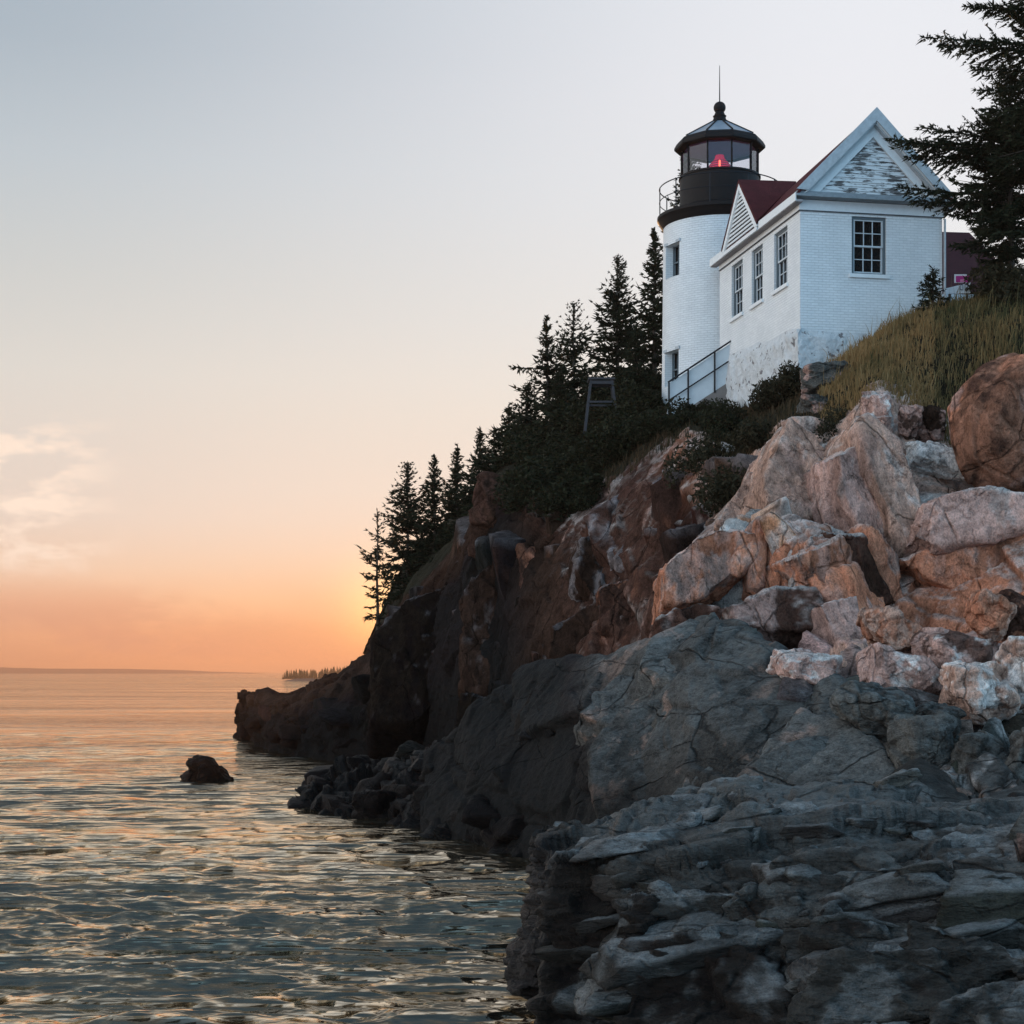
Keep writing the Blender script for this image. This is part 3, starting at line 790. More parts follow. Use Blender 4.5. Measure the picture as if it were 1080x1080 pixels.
for i, px in enumerate(PXS):
    zb = -1.0; bd = base_d[i]; pb = HOR + (CAM_Z-zb)*F_PX/bd
    cp, cd = crest[i]; zc = CAM_Z + (HOR-cp)*cd/F_PX
    rows[0].append((px, pb, bd))
    if i in over: mids = over[i]
    else:
        mids = []
        for hfr, df in ((.28,.12),(.58,.34),(.86,.70)):
            dd = bd + df*(cd-bd); z = zb + hfr*(zc-zb)
            mids.append((HOR-(z-CAM_Z)*F_PX/dd, dd))
    for k in range(3): rows[1+k].append((px, *mids[k]))
    rows[4].append((px, cp, cd)); rows[5].append((px, *slope[i])); rows[6].append((px, *plat[i]))
    zp = CAM_Z + (HOR-plat[i][0])*plat[i][1]/F_PX; dq = plat[i][1]+45
    zs_ = zp+.05; ds_ = plat[i][1]+5; rows[7].append((px, HOR-(zs_-CAM_Z)*F_PX/ds_, ds_))
    rows[8].append((CX+(px-CX)*plat[i][1]/dq*1.05, HOR-(zp-.5-CAM_Z)*F_PX/dq, dq))
cn = []
for r in range(9):
    line = []
    for i, px in enumerate(PXS):
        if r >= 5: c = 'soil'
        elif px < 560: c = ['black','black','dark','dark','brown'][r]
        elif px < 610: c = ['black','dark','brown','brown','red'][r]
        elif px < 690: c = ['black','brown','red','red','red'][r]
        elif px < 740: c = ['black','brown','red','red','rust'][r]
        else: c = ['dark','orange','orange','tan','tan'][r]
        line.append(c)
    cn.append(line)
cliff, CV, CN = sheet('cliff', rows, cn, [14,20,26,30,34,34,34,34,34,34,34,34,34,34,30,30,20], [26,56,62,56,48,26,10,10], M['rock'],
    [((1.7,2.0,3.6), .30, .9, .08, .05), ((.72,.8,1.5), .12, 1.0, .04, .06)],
    rotm(6,-16,12), 11, spots=[('white',.20,.2,.6),('orange',.22,.25,.4),('pink',.2,.2,.5),('brown',.24,.2,.5)], tops=('white',.45,.5), sea=2.2, rowk=[1,1,1,1,.75,.3,.12,.12,.12], soil_from=212)

CC = sheet.cols
FE = rotm(5,-10,14); FC = rotm(4,-20,10)
cpy = lambda x: np.interp(x, PXS, [c[0] for c in crest])
regE = lambda x,y,v: (x>400)&(x<752)&(y>cpy(x)+4)&(v[:,2]>-.5)
regC = lambda x,y,v: (x>700)&(x<1200)&(y>cpy(x)-2)&(v[:,2]>2)&(y<740)
spE = [('lilac',.28,.14,.55),('orange',.22,.2,.35)]; spC = [('white',.10,.22,.6),('pink',.12,.2,.5),('brown',.26,.14,.5),('red',.2,.2,.4)]
CC = CC.reshape(CV.shape).copy(); CC[198:] = CC[197]; CC = CC.reshape(-1,3)
parts = [
 scatter_blocks(CV,CN,CC,regE,FE,(1.7,1.9,3.4),90,.6,501,4,out=(.0,.12),power=60,spots=spE,tops=('lilac',.4,.5),sea=2.6,rough=.03,facet=(.7,.07),fz=2.2,wob=6),
 scatter_blocks(CV,CN,CC,regE,FE,(.9,1.0,1.7),260,.62,503,4,out=(-.02,.14),power=60,spots=spE,tops=('lilac',.4,.45),sea=2.6,rough=.03,facet=(.4,.045),fz=2.0,wob=8),
 scatter_blocks(CV,CN,CC,regE,FE,(.5,.5,.8),240,.7,505,3,out=(-.02,.16),power=60,spots=spE,tops=('lilac',.4,.45),sea=2.6,rough=.02,facet=(.4,.0),wob=9),
 scatter_blocks(CV,CN,CC,lambda x,y,v:regC(x,y,v)&(y>cpy(x)+6),FC,(.9,.9,1.5),90,.7,513,4,out=(-.12,.02),power=60,spots=spC,tops=('white',.5,.45),rough=.02,facet=(.3,.035),fz=2.4,wob=7),
 scatter_blocks(CV,CN,CC,lambda x,y,v:regC(x,y,v)&(y>cpy(x)+6),FC,(.38,.38,.55),130,.9,515,3,out=(-.1,.1),power=60,spots=spC,tops=('white',.5,.45),rough=.015,facet=(.3,.0)),
]
KC=(680,380,2.7)
sC=[('white',.16,.2,.4),('pink',.12,.2,.55),('brown',.24,.12,.45),('red',.2,.2,.4)]
sW=[('white',.0,.3,.5),('pink',.10,.2,.5),('brown',.26,.12,.5)]
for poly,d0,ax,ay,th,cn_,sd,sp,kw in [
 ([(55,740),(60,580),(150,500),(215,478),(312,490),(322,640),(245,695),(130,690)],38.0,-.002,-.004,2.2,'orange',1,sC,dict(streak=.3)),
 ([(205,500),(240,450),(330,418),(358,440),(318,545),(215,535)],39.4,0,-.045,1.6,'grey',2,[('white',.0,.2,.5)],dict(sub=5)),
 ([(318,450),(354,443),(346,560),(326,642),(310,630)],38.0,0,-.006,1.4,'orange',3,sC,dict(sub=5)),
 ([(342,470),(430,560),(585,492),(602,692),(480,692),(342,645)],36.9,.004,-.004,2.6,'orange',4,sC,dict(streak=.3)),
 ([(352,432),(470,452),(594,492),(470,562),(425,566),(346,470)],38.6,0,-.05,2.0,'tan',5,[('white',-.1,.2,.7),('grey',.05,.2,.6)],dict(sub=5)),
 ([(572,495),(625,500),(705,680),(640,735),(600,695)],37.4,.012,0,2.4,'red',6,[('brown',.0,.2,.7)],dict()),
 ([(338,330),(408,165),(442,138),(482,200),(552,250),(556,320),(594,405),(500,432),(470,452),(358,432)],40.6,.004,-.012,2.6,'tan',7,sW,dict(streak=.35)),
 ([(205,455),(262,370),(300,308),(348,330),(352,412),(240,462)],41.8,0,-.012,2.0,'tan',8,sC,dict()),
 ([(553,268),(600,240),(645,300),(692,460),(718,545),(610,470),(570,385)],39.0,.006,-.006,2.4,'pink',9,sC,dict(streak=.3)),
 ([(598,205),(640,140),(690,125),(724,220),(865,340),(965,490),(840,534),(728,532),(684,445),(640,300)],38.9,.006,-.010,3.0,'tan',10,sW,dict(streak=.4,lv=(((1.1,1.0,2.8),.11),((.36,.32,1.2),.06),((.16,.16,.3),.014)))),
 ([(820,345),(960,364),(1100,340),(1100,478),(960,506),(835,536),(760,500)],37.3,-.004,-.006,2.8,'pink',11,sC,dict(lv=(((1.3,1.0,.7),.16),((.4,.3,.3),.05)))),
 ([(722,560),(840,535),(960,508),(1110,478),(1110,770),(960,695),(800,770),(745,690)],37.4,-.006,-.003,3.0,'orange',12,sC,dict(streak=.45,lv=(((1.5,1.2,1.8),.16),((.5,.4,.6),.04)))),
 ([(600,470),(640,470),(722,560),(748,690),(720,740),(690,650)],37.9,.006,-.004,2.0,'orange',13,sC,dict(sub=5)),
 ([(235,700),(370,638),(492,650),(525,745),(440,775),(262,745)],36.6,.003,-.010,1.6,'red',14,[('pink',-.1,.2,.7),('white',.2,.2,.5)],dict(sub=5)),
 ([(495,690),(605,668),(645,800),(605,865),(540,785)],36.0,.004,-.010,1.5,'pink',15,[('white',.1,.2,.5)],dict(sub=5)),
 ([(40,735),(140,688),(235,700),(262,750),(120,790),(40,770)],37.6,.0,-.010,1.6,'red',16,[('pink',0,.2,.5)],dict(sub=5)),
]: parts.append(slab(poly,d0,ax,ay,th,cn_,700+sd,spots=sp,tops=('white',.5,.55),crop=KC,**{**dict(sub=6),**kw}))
KE=(180,500,2.4545); KB=(360,240,2.571)
sE=[('lilac',.20,.14,.4),('orange',.2,.2,.35)]
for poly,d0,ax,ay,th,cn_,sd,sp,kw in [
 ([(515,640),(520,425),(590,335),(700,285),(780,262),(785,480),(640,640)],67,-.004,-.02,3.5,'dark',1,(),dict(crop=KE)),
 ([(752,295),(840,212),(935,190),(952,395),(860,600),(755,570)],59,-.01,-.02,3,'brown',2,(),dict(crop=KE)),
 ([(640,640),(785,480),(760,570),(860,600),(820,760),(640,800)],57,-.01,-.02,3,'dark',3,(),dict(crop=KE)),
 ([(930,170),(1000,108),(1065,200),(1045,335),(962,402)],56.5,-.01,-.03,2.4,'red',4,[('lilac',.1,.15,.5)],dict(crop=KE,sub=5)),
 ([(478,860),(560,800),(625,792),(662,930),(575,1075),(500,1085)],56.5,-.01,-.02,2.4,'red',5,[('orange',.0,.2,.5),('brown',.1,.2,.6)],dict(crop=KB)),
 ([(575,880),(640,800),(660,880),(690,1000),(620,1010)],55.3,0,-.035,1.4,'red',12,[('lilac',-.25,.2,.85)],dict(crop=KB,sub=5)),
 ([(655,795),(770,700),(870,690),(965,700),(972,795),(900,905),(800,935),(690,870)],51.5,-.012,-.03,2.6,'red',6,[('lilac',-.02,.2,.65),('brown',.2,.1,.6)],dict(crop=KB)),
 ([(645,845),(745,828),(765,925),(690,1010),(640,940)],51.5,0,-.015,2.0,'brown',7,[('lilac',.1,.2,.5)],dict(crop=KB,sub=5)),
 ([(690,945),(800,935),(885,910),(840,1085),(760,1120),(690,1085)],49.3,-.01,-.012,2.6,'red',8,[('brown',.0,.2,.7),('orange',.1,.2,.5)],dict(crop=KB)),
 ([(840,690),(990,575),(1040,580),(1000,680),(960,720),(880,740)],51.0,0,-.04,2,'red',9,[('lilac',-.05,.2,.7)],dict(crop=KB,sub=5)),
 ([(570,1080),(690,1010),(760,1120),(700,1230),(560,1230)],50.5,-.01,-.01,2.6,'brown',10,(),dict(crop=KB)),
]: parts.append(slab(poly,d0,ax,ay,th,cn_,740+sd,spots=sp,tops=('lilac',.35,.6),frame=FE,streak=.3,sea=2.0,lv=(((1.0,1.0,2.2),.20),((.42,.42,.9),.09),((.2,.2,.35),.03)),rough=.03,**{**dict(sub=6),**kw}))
cliff = add_blocks(cliff, parts, M['rock'])

# ---- low headland at the far left
px = [249,254,264,282,310,340,372,405,450]
bdz = [104,101,97,86,80,77,75,72,69]
ctop = [(760,104),(740,100),(735,97),(735,95),(733,93),(721,91),(709,89),(696,87),(684,86)]
g = [[],[],[],[],[],[]]
for i, p in enumerate(px):
    b = bdz[i]; cp, cd = ctop[i]; zc = CAM_Z+(HOR-cp)*cd/F_PX
    for k, (hh, df) in enumerate(((-1,0),(.3,.05),(.66,.12),(.97,.45))):
        z = -1 if k == 0 else zc*hh; dd = b+df*(cd-b)
        g[k].append((p, HOR-(z-CAM_Z)*F_PX/dd, dd))
    g[4].append((p, cp, cd)); g[5].append((p+6, HOR+(CAM_Z+1)*F_PX/(cd+9), cd+9))
headland, HV, HN = sheet('headland', g, [['black']*9,['black']*9,['dark']*9,['brown']*9,['dark']*9,['dark']*9], 22, [16,22,22,20,10], M['rock'],
    [((3.2,3.0,1.5), .35, .7, .12, .05), ((1.2,1.2,.6), .2, .9, .06, .06)], rotm(0,6,20), 23, sea=1.6)

headland = add_blocks(headland, [
 scatter_blocks(HV,HN,sheet.cols,lambda x,y,v:(v[:,2]>-.4)&(x<440)&(x>300)&(y>735),rotm(3,5,18),(2.2,2.2,.9),70,.6,521,4,out=(-.06,.05),power=34,sea=1.2,rough=.05,facet=(.9,.08),wob=5),
 scatter_blocks(HV,HN,sheet.cols,lambda x,y,v:(v[:,2]>-.4)&(x<440)&(x>272)&(y>728),rotm(3,5,18),(1.3,1.3,.7),110,.7,523,3,out=(-.05,.08),power=40,sea=1.2,rough=.04,facet=(.9,.0),wob=7)], M['rock'])

# ---- low black rocks awash under the cliff
px = [316,335,360,395,440,500,560,600]
base = [(853,50),(858,48),(864,46.3),(870,44.6),(880,42),(897,38.4),(908,36.2),(912,35.5)]
top = [(849,52),(832,54),(822,55),(812,56),(800,55),(790,50),(770,46),(760,43)]
g = [[],[],[],[]]
for i, p in enumerate(px):
    bp, b = base[i]; tp, t = top[i]
    g[0].append((p, HOR+(CAM_Z+.8)*F_PX/(b-.5), b-.5)); g[1].append((p, (bp+tp)/2-6, b+.35*(t-b)))
    g[2].append((p, tp, t)); g[3].append((p, HOR+(CAM_Z+.8)*F_PX/(t+5), t+5))
awash, AV, AN = sheet('shore_rocks', g, [['black']*8]*4, 26, [26,26,14], M['wet'],
    [((1.3,1.3,.8), .55, .9, .12, .1), ((.5,.5,.4), .2, .9, .05, .1), ((.2,.2,.2), .06, .8, 0, .1)], rotm(0,8,30), 31, sea=1.0)

awash = add_blocks(awash, [
 scatter_blocks(AV,AN,sheet.cols,lambda x,y,v:(v[:,2]>-.4)&(x>338),rotm(6,12,30),(1.0,1.0,.6),120,.6,531,4,out=(-.04,.16),power=26,sea=1.0,rough=.03,facet=(.4,.04),wob=14),
 scatter_blocks(AV,AN,sheet.cols,lambda x,y,v:(v[:,2]>-.4),rotm(6,12,30),(.6,.6,.4),160,.7,533,3,out=(-.04,.2),power=26,sea=1.0,rough=.02,facet=(.4,.0),wob=16)], M['wet'])

# ---- grey whaleback of schist in the middle ground
px = [448,470,500,550,600,650,695,742,790,850,900,940,962]
ctop = [(800,45),(782,44.5),(745,43.5),(717,42.5),(701,40.5),(686,39),(668,37.8),(646,36.8),(668,35),(702,33),(742,31.4),(790,30),(850,29.4)]
bd = [42.5,41,39.5,37,34,31.6,30,28.6,27.8,27.2,27,27.2,27.6]
g = [[],[],[],[],[],[]]
cc = [[],[],[],[],[],[]]
for i, p in enumerate(px):
    cp, cd = ctop[i]; b = bd[i]; zc = CAM_Z+(HOR-cp)*cd/F_PX
    zb = -1.0
    for k,(hh,df) in enumerate(((0,0),(.34,.10),(.64,.34),(.88,.70))):
        dd = b+df*(cd-b); z = zb+hh*(zc-zb); g[k].append((p, HOR-(z-CAM_Z)*F_PX/dd, dd))
    g[4].append((p,cp,cd)); g[5].append((p, HOR-(zc-2.5-CAM_Z)*F_PX/(cd+3), cd+3))
    for k in range(6):
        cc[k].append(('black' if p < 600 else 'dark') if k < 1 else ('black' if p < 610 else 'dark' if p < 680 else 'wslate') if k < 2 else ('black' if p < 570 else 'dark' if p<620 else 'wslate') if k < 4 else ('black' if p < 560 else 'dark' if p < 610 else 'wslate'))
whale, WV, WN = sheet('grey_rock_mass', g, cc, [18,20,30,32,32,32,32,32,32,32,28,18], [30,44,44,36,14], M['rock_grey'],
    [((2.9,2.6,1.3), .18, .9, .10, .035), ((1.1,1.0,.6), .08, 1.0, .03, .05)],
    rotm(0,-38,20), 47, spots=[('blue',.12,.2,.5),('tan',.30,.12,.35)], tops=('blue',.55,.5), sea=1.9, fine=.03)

FW = rotm(0,-36,20)
rw = lambda x,y,v:(v[:,2]>-.5)&(x>440)
spW = [('blue',.08,.25,.6),('tan',.28,.12,.35),('black',.25,.12,.5)]
KW=(540,640,2.0)
wp=[]
for poly,d0,ax,ay,th,cn_,sd,sp,kw in [
 ([(0,235),(60,130),(180,108),(235,140),(165,300),(178,485),(90,505),(0,440)],40.2,-.012,-.014,3.0,'dark',1,(),dict()),
 ([(262,120),(290,55),(378,18),(470,58),(524,130),(430,165),(330,150)],36.2,-.004,-.028,2.5,'wgrey',2,spW,dict()),
 ([(225,140),(330,148),(335,230),(300,300),(235,270),(120,290),(110,235)],36.5,-.01,-.03,2.5,'wslate',3,spW,dict()),
 ([(158,300),(230,205),(322,188),(346,350),(275,432),(180,425),(158,375)],34.2,-.012,-.024,3,'wslate',4,spW,dict()),
 ([(316,265),(360,160),(474,172),(372,352),(344,372)],33.6,-.008,-.026,2.4,'wslate',5,spW,dict(sub=5)),
 ([(340,425),(366,352),(478,176),(560,165),(606,198),(462,382),(385,432)],32.3,-.010,-.026,2.6,'wgrey',6,spW,dict()),
 ([(458,388),(602,200),(705,228),(792,298),(828,370),(822,425),(690,432),(530,402)],29.9,-.012,-.024,3.2,'wgrey',7,spW,dict(lv=(((2.0,1.7,1.2),.10),((.5,.45,.35),.03)))),
 ([(495,435),(560,392),(690,422),(650,470),(540,470)],28.2,-.006,-.020,2,'wslate',8,spW,dict(sub=5)),
 ([(175,425),(285,432),(345,425),(340,470),(250,505),(180,495)],32.4,-.012,-.012,2,'dark',9,(),dict(sub=5)),
 ([(345,430),(390,432),(530,402),(500,440),(360,480)],30.6,-.01,-.015,2,'wslate',10,spW,dict(sub=5)),
]: wp.append(slab(poly,d0-1.15,ax,ay,th,cn_,780+sd,spots=sp,tops=('blue',.55,.62),frame=FW,crop=KW,sst=(1.2,1.2,1.5),sea=1.9,power=60,**{**dict(sub=6,lv=(((1.6,1.4,.9),.09),((.42,.38,.28),.028))),**kw}))
whale = add_blocks(whale, wp+[
 scatter_blocks(WV,WN,sheet.cols,lambda x,y,v:rw(x,y,v)&(x>470)&(x<600)&(y>752)&(v[:,2]>.3),FW,(1.0,.9,.7),40,.7,543,4,out=(-.12,.0),power=44,sea=1.6,rough=.025,facet=(.4,.04),wob=12),
 scatter_blocks(WV,WN,sheet.cols,lambda x,y,v:rw(x,y,v)&(y<760)&(x>600),FW,(.6,.5,.4),90,.8,545,3,out=(-.1,.06),power=44,spots=spW,tops=('blue',.45,.45),rough=.02,facet=(.4,.0),wob=16)], M['rock_grey'])

# ---- rubble-strewn shelf between the whaleback and the orange wall
g = []
for x0, py_, d_ in ((952,1010,21.5),(955,905,23.6),(950,848,26.6),(905,778,30.4),(862,726,33.4),(845,698,35.6)):
    g.append([(x0+(1220-x0)*t/7, py_, d_) for t in range(8)])
cc = [['dark']*8,['dark']*8,['slate']*8,['slate']*8,['grey','pink','pink','pink','pink','pink','tan','tan'],['pink']*8]
shelf, SV, SN = sheet('rock_shelf', g, cc, 40, [20,24,30,34,34], M['rock_grey'],
    [((1.5,1.3,1.0), .7, 1.0, .16, .06), ((.55,.5,.42), .26, 1.0, .07, .08), ((.2,.2,.18), .07, .9, .02, .1)],
    rotm(8,18,15), 59, spots=[('white',.12,.2,.5),('tan',.2,.2,.5)], tops=('white',.35,.55), sea=.6)

shelf = add_blocks(shelf, [
 scatter_blocks(SV,SN,sheet.cols,lambda x,y,v:(y>706)&(y<905)&(x>870),rotm(8,18,15),(1.5,1.3,1.0),60,.62,551,4,out=(-.05,.25),power=26,spots=[('white',.16,.2,.5),('tan',.2,.2,.4)],tops=('blue',.4,.5),rough=.03,facet=(.35,.04),wob=22),
 scatter_blocks(SV,SN,sheet.cols,lambda x,y,v:(y>706)&(y<905)&(x>870),rotm(8,18,15),(.6,.5,.42),150,.75,553,4,out=(-.05,.3),power=26,spots=[('white',.16,.2,.5),('tan',.2,.2,.4)],tops=('blue',.4,.5),rough=.02,facet=(.2,.02),wob=26)], M['rock_grey'])

# ---- dark ledge nearest the camera
px = [588,572,577,598,644,668,720,780,840,900,960,1020,1090,1170,1260]
fb = [24,19.0,17.3,16.5,15.8,15.3,14.6,14,13.5,13,12.6,12.2,11.8,11.4,11]
tf = [25,20.5,18.6,18.2,17.8,17.4,17.0,16.8,16.5,16.3,16,15.8,15.5,15.2,15]
tb = [25.6,23.4,22.6,22.2,22,21.8,21.6,21.4,21.2,21,20.8,20.6,20.4,20.2,20]
ft = [912,908,908,908,902,898,896,893,894,890,892,893,893,893,893]
bt = [905,902,899,897,890,868,862,865,868,861,866,868,863,862,862]
g = [[],[],[],[],[],[]]
for i,p in enumerate(px):
    z0 = -1.; zt = CAM_Z+(HOR-ft[i])*tf[i]/F_PX
    g[0].append((p, HOR-(z0-CAM_Z)*F_PX/fb[i], fb[i]))
    for hh, df in ((.34,.10),(.7,.45)):
        dd = fb[i]+df*(tf[i]-fb[i]); z = z0+hh*(zt-z0); g[1 if hh<.5 else 2].append((p, HOR-(z-CAM_Z)*F_PX/dd, dd))
    g[3].append((p, ft[i], tf[i])); g[4].append((p, bt[i], tb[i])); g[5].append((p, HOR-(zt-2.6-CAM_Z)*F_PX/(tb[i]+1.2), tb[i]+1.2))
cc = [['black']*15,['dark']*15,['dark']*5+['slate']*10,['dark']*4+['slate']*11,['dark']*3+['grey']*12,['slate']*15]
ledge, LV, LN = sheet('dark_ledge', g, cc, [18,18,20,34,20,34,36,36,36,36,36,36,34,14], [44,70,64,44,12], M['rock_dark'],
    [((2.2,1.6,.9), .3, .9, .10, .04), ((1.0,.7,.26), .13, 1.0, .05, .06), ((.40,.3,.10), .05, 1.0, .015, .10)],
    rotm(4,-9,-8), 71, spots=[('blue',.10,.2,.6),('brown',.2,.2,.5)], tops=('blue',.75,.35), sea=.35, fine=.022)  # blue tops: skylight on upward faces put into the rock colour

FL = rotm(5,-10,-8)
rl = lambda x,y,v:(v[:,2]>-.5)&(x<1200)&(v[:,1]<20.3)
spL = [('pale',.20,.12,.5),('blue',.14,.2,.4),('brown',.22,.2,.5),('black',.16,.2,.5)]
lp=[]
lvL=(((1.0,.7,.22),.13),((.34,.28,.09),.05),((.13,.12,.05),.016))
for poly,d0,ax,ay,th,cn_,sd,kw in [
 ([(92,522),(240,518),(244,600),(232,900),(44,900),(62,650)],17.2,-.004,-.004,2.0,'dark',1,dict()),
 ([(244,490),(300,452),(490,440),(545,560),(470,596),(300,596),(248,570)],17.4,-.003,-.018,1.6,'slate',2,dict()),
 ([(486,444),(700,440),(842,460),(905,520),(760,534),(650,522),(552,562)],17.2,-.002,-.022,1.6,'slate',3,dict()),
 ([(820,462),(950,448),(1100,440),(1100,528),(900,530)],16.8,-.002,-.022,1.6,'slate',4,dict()),
 ([(640,532),(760,536),(962,522),(955,592),(702,626),(636,606)],15.7,-.002,-.004,1.6,'sl2',5,dict()),
 ([(296,602),(470,597),(575,602),(505,706),(420,688),(296,660)],15.9,-.003,-.004,1.6,'sl2',6,dict()),
 ([(575,622),(662,650),(842,620),(832,664),(705,745),(605,806),(558,722)],15.0,-.003,-.006,1.6,'sl2',7,dict()),
 ([(596,808),(722,705),(902,722),(935,802),(860,905),(588,905)],14.0,-.003,-.004,1.6,'sl2',8,dict()),
 ([(955,605),(1000,560),(1100,505),(1100,700),(985,676)],14.8,-.003,-.006,1.5,'brown',9,dict(spots=[('pink',.0,.2,.5)])),
 ([(855,905),(900,835),(1100,742),(1100,905)],12.9,-.002,-.006,1.4,'sl2',10,dict()),
 ([(236,702),(420,690),(502,712),(590,806),(590,905),(222,905)],15.2,-.004,-.006,1.8,'dark',11,dict()),
 ([(830,668),(845,620),(985,680),(1100,700),(1085,752),(900,825),(835,735)],14.0,-.003,-.006,1.5,'sl2',12,dict()),
 ([(240,600),(300,600),(296,700),(236,702)],16.1,-.003,-.006,1.5,'dark',13,dict(sub=5)),
 ([(900,528),(1100,526),(1100,505),(1000,562),(955,600)],15.6,-.002,-.010,1.3,'sl2',14,dict(sub=5)),
 ([(640,905),(590,1000),(1100,1000),(1100,905)],12.8,-.002,-.008,1.5,'sl2',15,dict()),
]: lp.append(slab(poly,d0-.3,ax,ay,th,cn_,820+sd,frame=FL,crop=KW,tops=('pale',.75,.70),sst=(1.3,1.3,2.2),power=50,rough=.014,sea=.45,**{**dict(spots=spL,sub=6,lv=lvL),**kw}))  # pale tops are painted highlights of the sky on upward faces
ledge = add_blocks(ledge, lp+[
 scatter_blocks(LV,LN,sheet.cols,lambda x,y,v:rl(x,y,v)&(x>622),FL,(.8,.6,.24),240,.6,563,4,out=(-.10,.06),power=60,spots=spL,tops=('pale',.65,.5),sea=.5,rough=.016,facet=(.25,.03),fz=.35,wob=8),
 scatter_blocks(LV,LN,sheet.cols,lambda x,y,v:rl(x,y,v)&(x>604),FL,(.36,.3,.10),420,.8,565,3,out=(-.08,.12),power=60,spots=spL,tops=('pale',.65,.5),sea=.5,rough=.01,facet=(.3,.0),wob=12)], M['rock_dark'])  # pale tops of these blocks are painted sky highlights as well

# ---- loose boulders
def boulder(name, px, py, d, w, h, dep, colours, seed, mat, label, rot=(0,0,0), levels=None, tops=None, sink=0, cat='boulder', group=None, squash=.8):
    import bmesh
    bm = bmesh.new(); bmesh.ops.create_icosphere(bm, subdivisions=6, radius=1.0)
    V = np.array([v.co[:] for v in bm.verts]); Fc = np.array([[v.index for v in f.verts] for f in bm.faces]); bm.free()
    g = np.random.default_rng(seed*7+1); npl = 20 if squash > .75 else 13
    pn = g.normal(size=(npl,3)); pn /= np.linalg.norm(pn,axis=1,keepdims=True)
    pn = np.concatenate([pn, np.array([[1,0,.1],[-1,0,.1],[0,1,0],[0,-1,.1],[.1,0,1],[0,.1,-1]])])
    po = np.concatenate([.72+.28*g.random(npl), np.full(6,.95)])
    dt = np.maximum(V @ pn.T, 1e-4)/po
    pw = 16 if squash > .75 else 26
    V = V/((dt**pw).sum(1)**(1/pw))[:,None]
    V = V*np.array([w/2, dep/2, h/2])*1.06
    fr = rotm(*rot); V = V @ rotm(0,rot[1]*.35,rot[2]).T
    s = max(.25, min(w,h,dep))
    c = at(px, py, d)
    me_ = bpy.data.meshes.new('tmp'); me_.from_pydata(V.tolist(), [], Fc.tolist())
    def ren(q):
        me_.vertices.foreach_set('co', q.astype(np.float32).ravel()); me_.update()
        o_ = np.empty(len(q)*3, np.float32); me_.vertex_normals.foreach_get('vector', o_); return o_.reshape(-1,3).astype(float)
    lv = levels or [((.55*s,.55*s,.45*s), .10*s, 1.0, .03*s, .07), ((.2*s,.2*s,.16*s), .03*s, 1.0, .008*s, .1)]
    o3 = np.array([seed*7.7, seed*3.1, seed*1.7])
    V2, blk, crk = fracture(V + o3, lv, fr, seed, .14, lambda q: ren(q-o3), ren(V))
    V = V2 - o3
    V = V + ren(V)*(.03*s*fbm(V*3/s + seed, 4, seed) + .010*fbm(V*9+seed,4,seed+2))[:,None]
    n = ren(V); bpy.data.meshes.remove(me_)
    base = PAL[colours[0]][None,:]*np.ones((len(V),1))
    for cname, thr in colours[1:]:
        base = mixc(base, PAL[cname], .85*sstep(thr, thr+.2, fbm(V*2.2/s**.5+seed*3, 5, seed+len(cname), .6)))
    base = base*(.75+.3*blk[0]+.3*blk[1])[:,None]
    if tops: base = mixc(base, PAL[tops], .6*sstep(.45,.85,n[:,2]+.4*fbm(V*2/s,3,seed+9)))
    base = mixc(base, PAL['black'], .5*crk)
    o = npmesh(name, V, Fc, mat, col=np.clip(base,.01,.9), loc=tuple(c))
    tag(o, label, cat, group)
    return o
K = 1/F_PX
def bld(px, py, wpx, hpx, d, dep, colours, seed, mat, label, **kw):
    return boulder('boulder', px, py, d, wpx*d*K, hpx*d*K, dep, colours, seed, mat, label, **kw)
bld(1066,450,144,150,39.2,2.8,['rust',('orange',.1),('red',.1),('pink',.24)],3,M['rock'],'huge rounded reddish boulder perched at the top right above the orange wall', rot=(0,-30,10), squash=.8, levels=[((1.1,1.1,1.4),.10,1.0,.05,.05),((.4,.4,.5),.035,1.0,.01,.08)])
bld(850,706,78,36,32.2,1.3,['pink',('white',.0)],5,M['rock'],'pale pink and white slab lying tilted at the foot of the orange wall', rot=(0,15,0), tops='white', squash=.65)
bld(950,716,100,64,31.8,1.5,['pink',('white',.1)],8,M['rock'],'pink triangular boulder resting right of the pale slab', rot=(0,35,0), squash=.95)
bld(936,668,62,52,34.2,1.2,['tan',('orange',.0)],9,M['rock'],'small tan block wedged against the base of the orange wall', squash=.6)
bld(1042,650,52,52,33.5,1.1,['orange',('tan',.0)],12,M['rock'],'rounded ochre block in the corner under the overhanging wall', squash=.7)
bld(1004,690,86,52,32.5,1.4,['pink',('red',.0),('white',.2)],15,M['rock'],'reddish pink streaked rock lying between the ochre block and the pale one', rot=(0,20,0))
bld(1030,728,70,66,30.4,1.3,['tan',('white',.0)],17,M['rock'],'whitish tan boulder with a rusty top on the rubble shelf', tops='white', squash=.7)
bld(1078,712,60,74,30.8,1.4,['tan',('white',-.1)],18,M['rock'],'pale cream boulder cut by the right edge of the picture', tops='white', squash=.7)
bld(925,748,90,60,29.6,1.4,['grey',('blue',.0)],21,M['rock_grey'],'blue grey angular boulder below the pink triangular one', rot=(0,25,0), tops='blue')
bld(972,806,66,100,28.2,1.4,['grey',('blue',.05)],22,M['rock_grey'],'tall slate grey boulder standing beside the big grey rock slope', rot=(0,-20,0), tops='grey')
bld(1032,816,72,104,27.6,1.4,['grey',('slate',.0)],24,M['rock_grey'],'grey rounded boulder with vertical grooves above the dark ledge', rot=(0,8,0), tops='blue')
bld(1085,826,56,110,27.2,1.4,['grey',('slate',.1)],26,M['rock_grey'],'dark boulder half cut off at the right edge above the ledge', tops='grey')
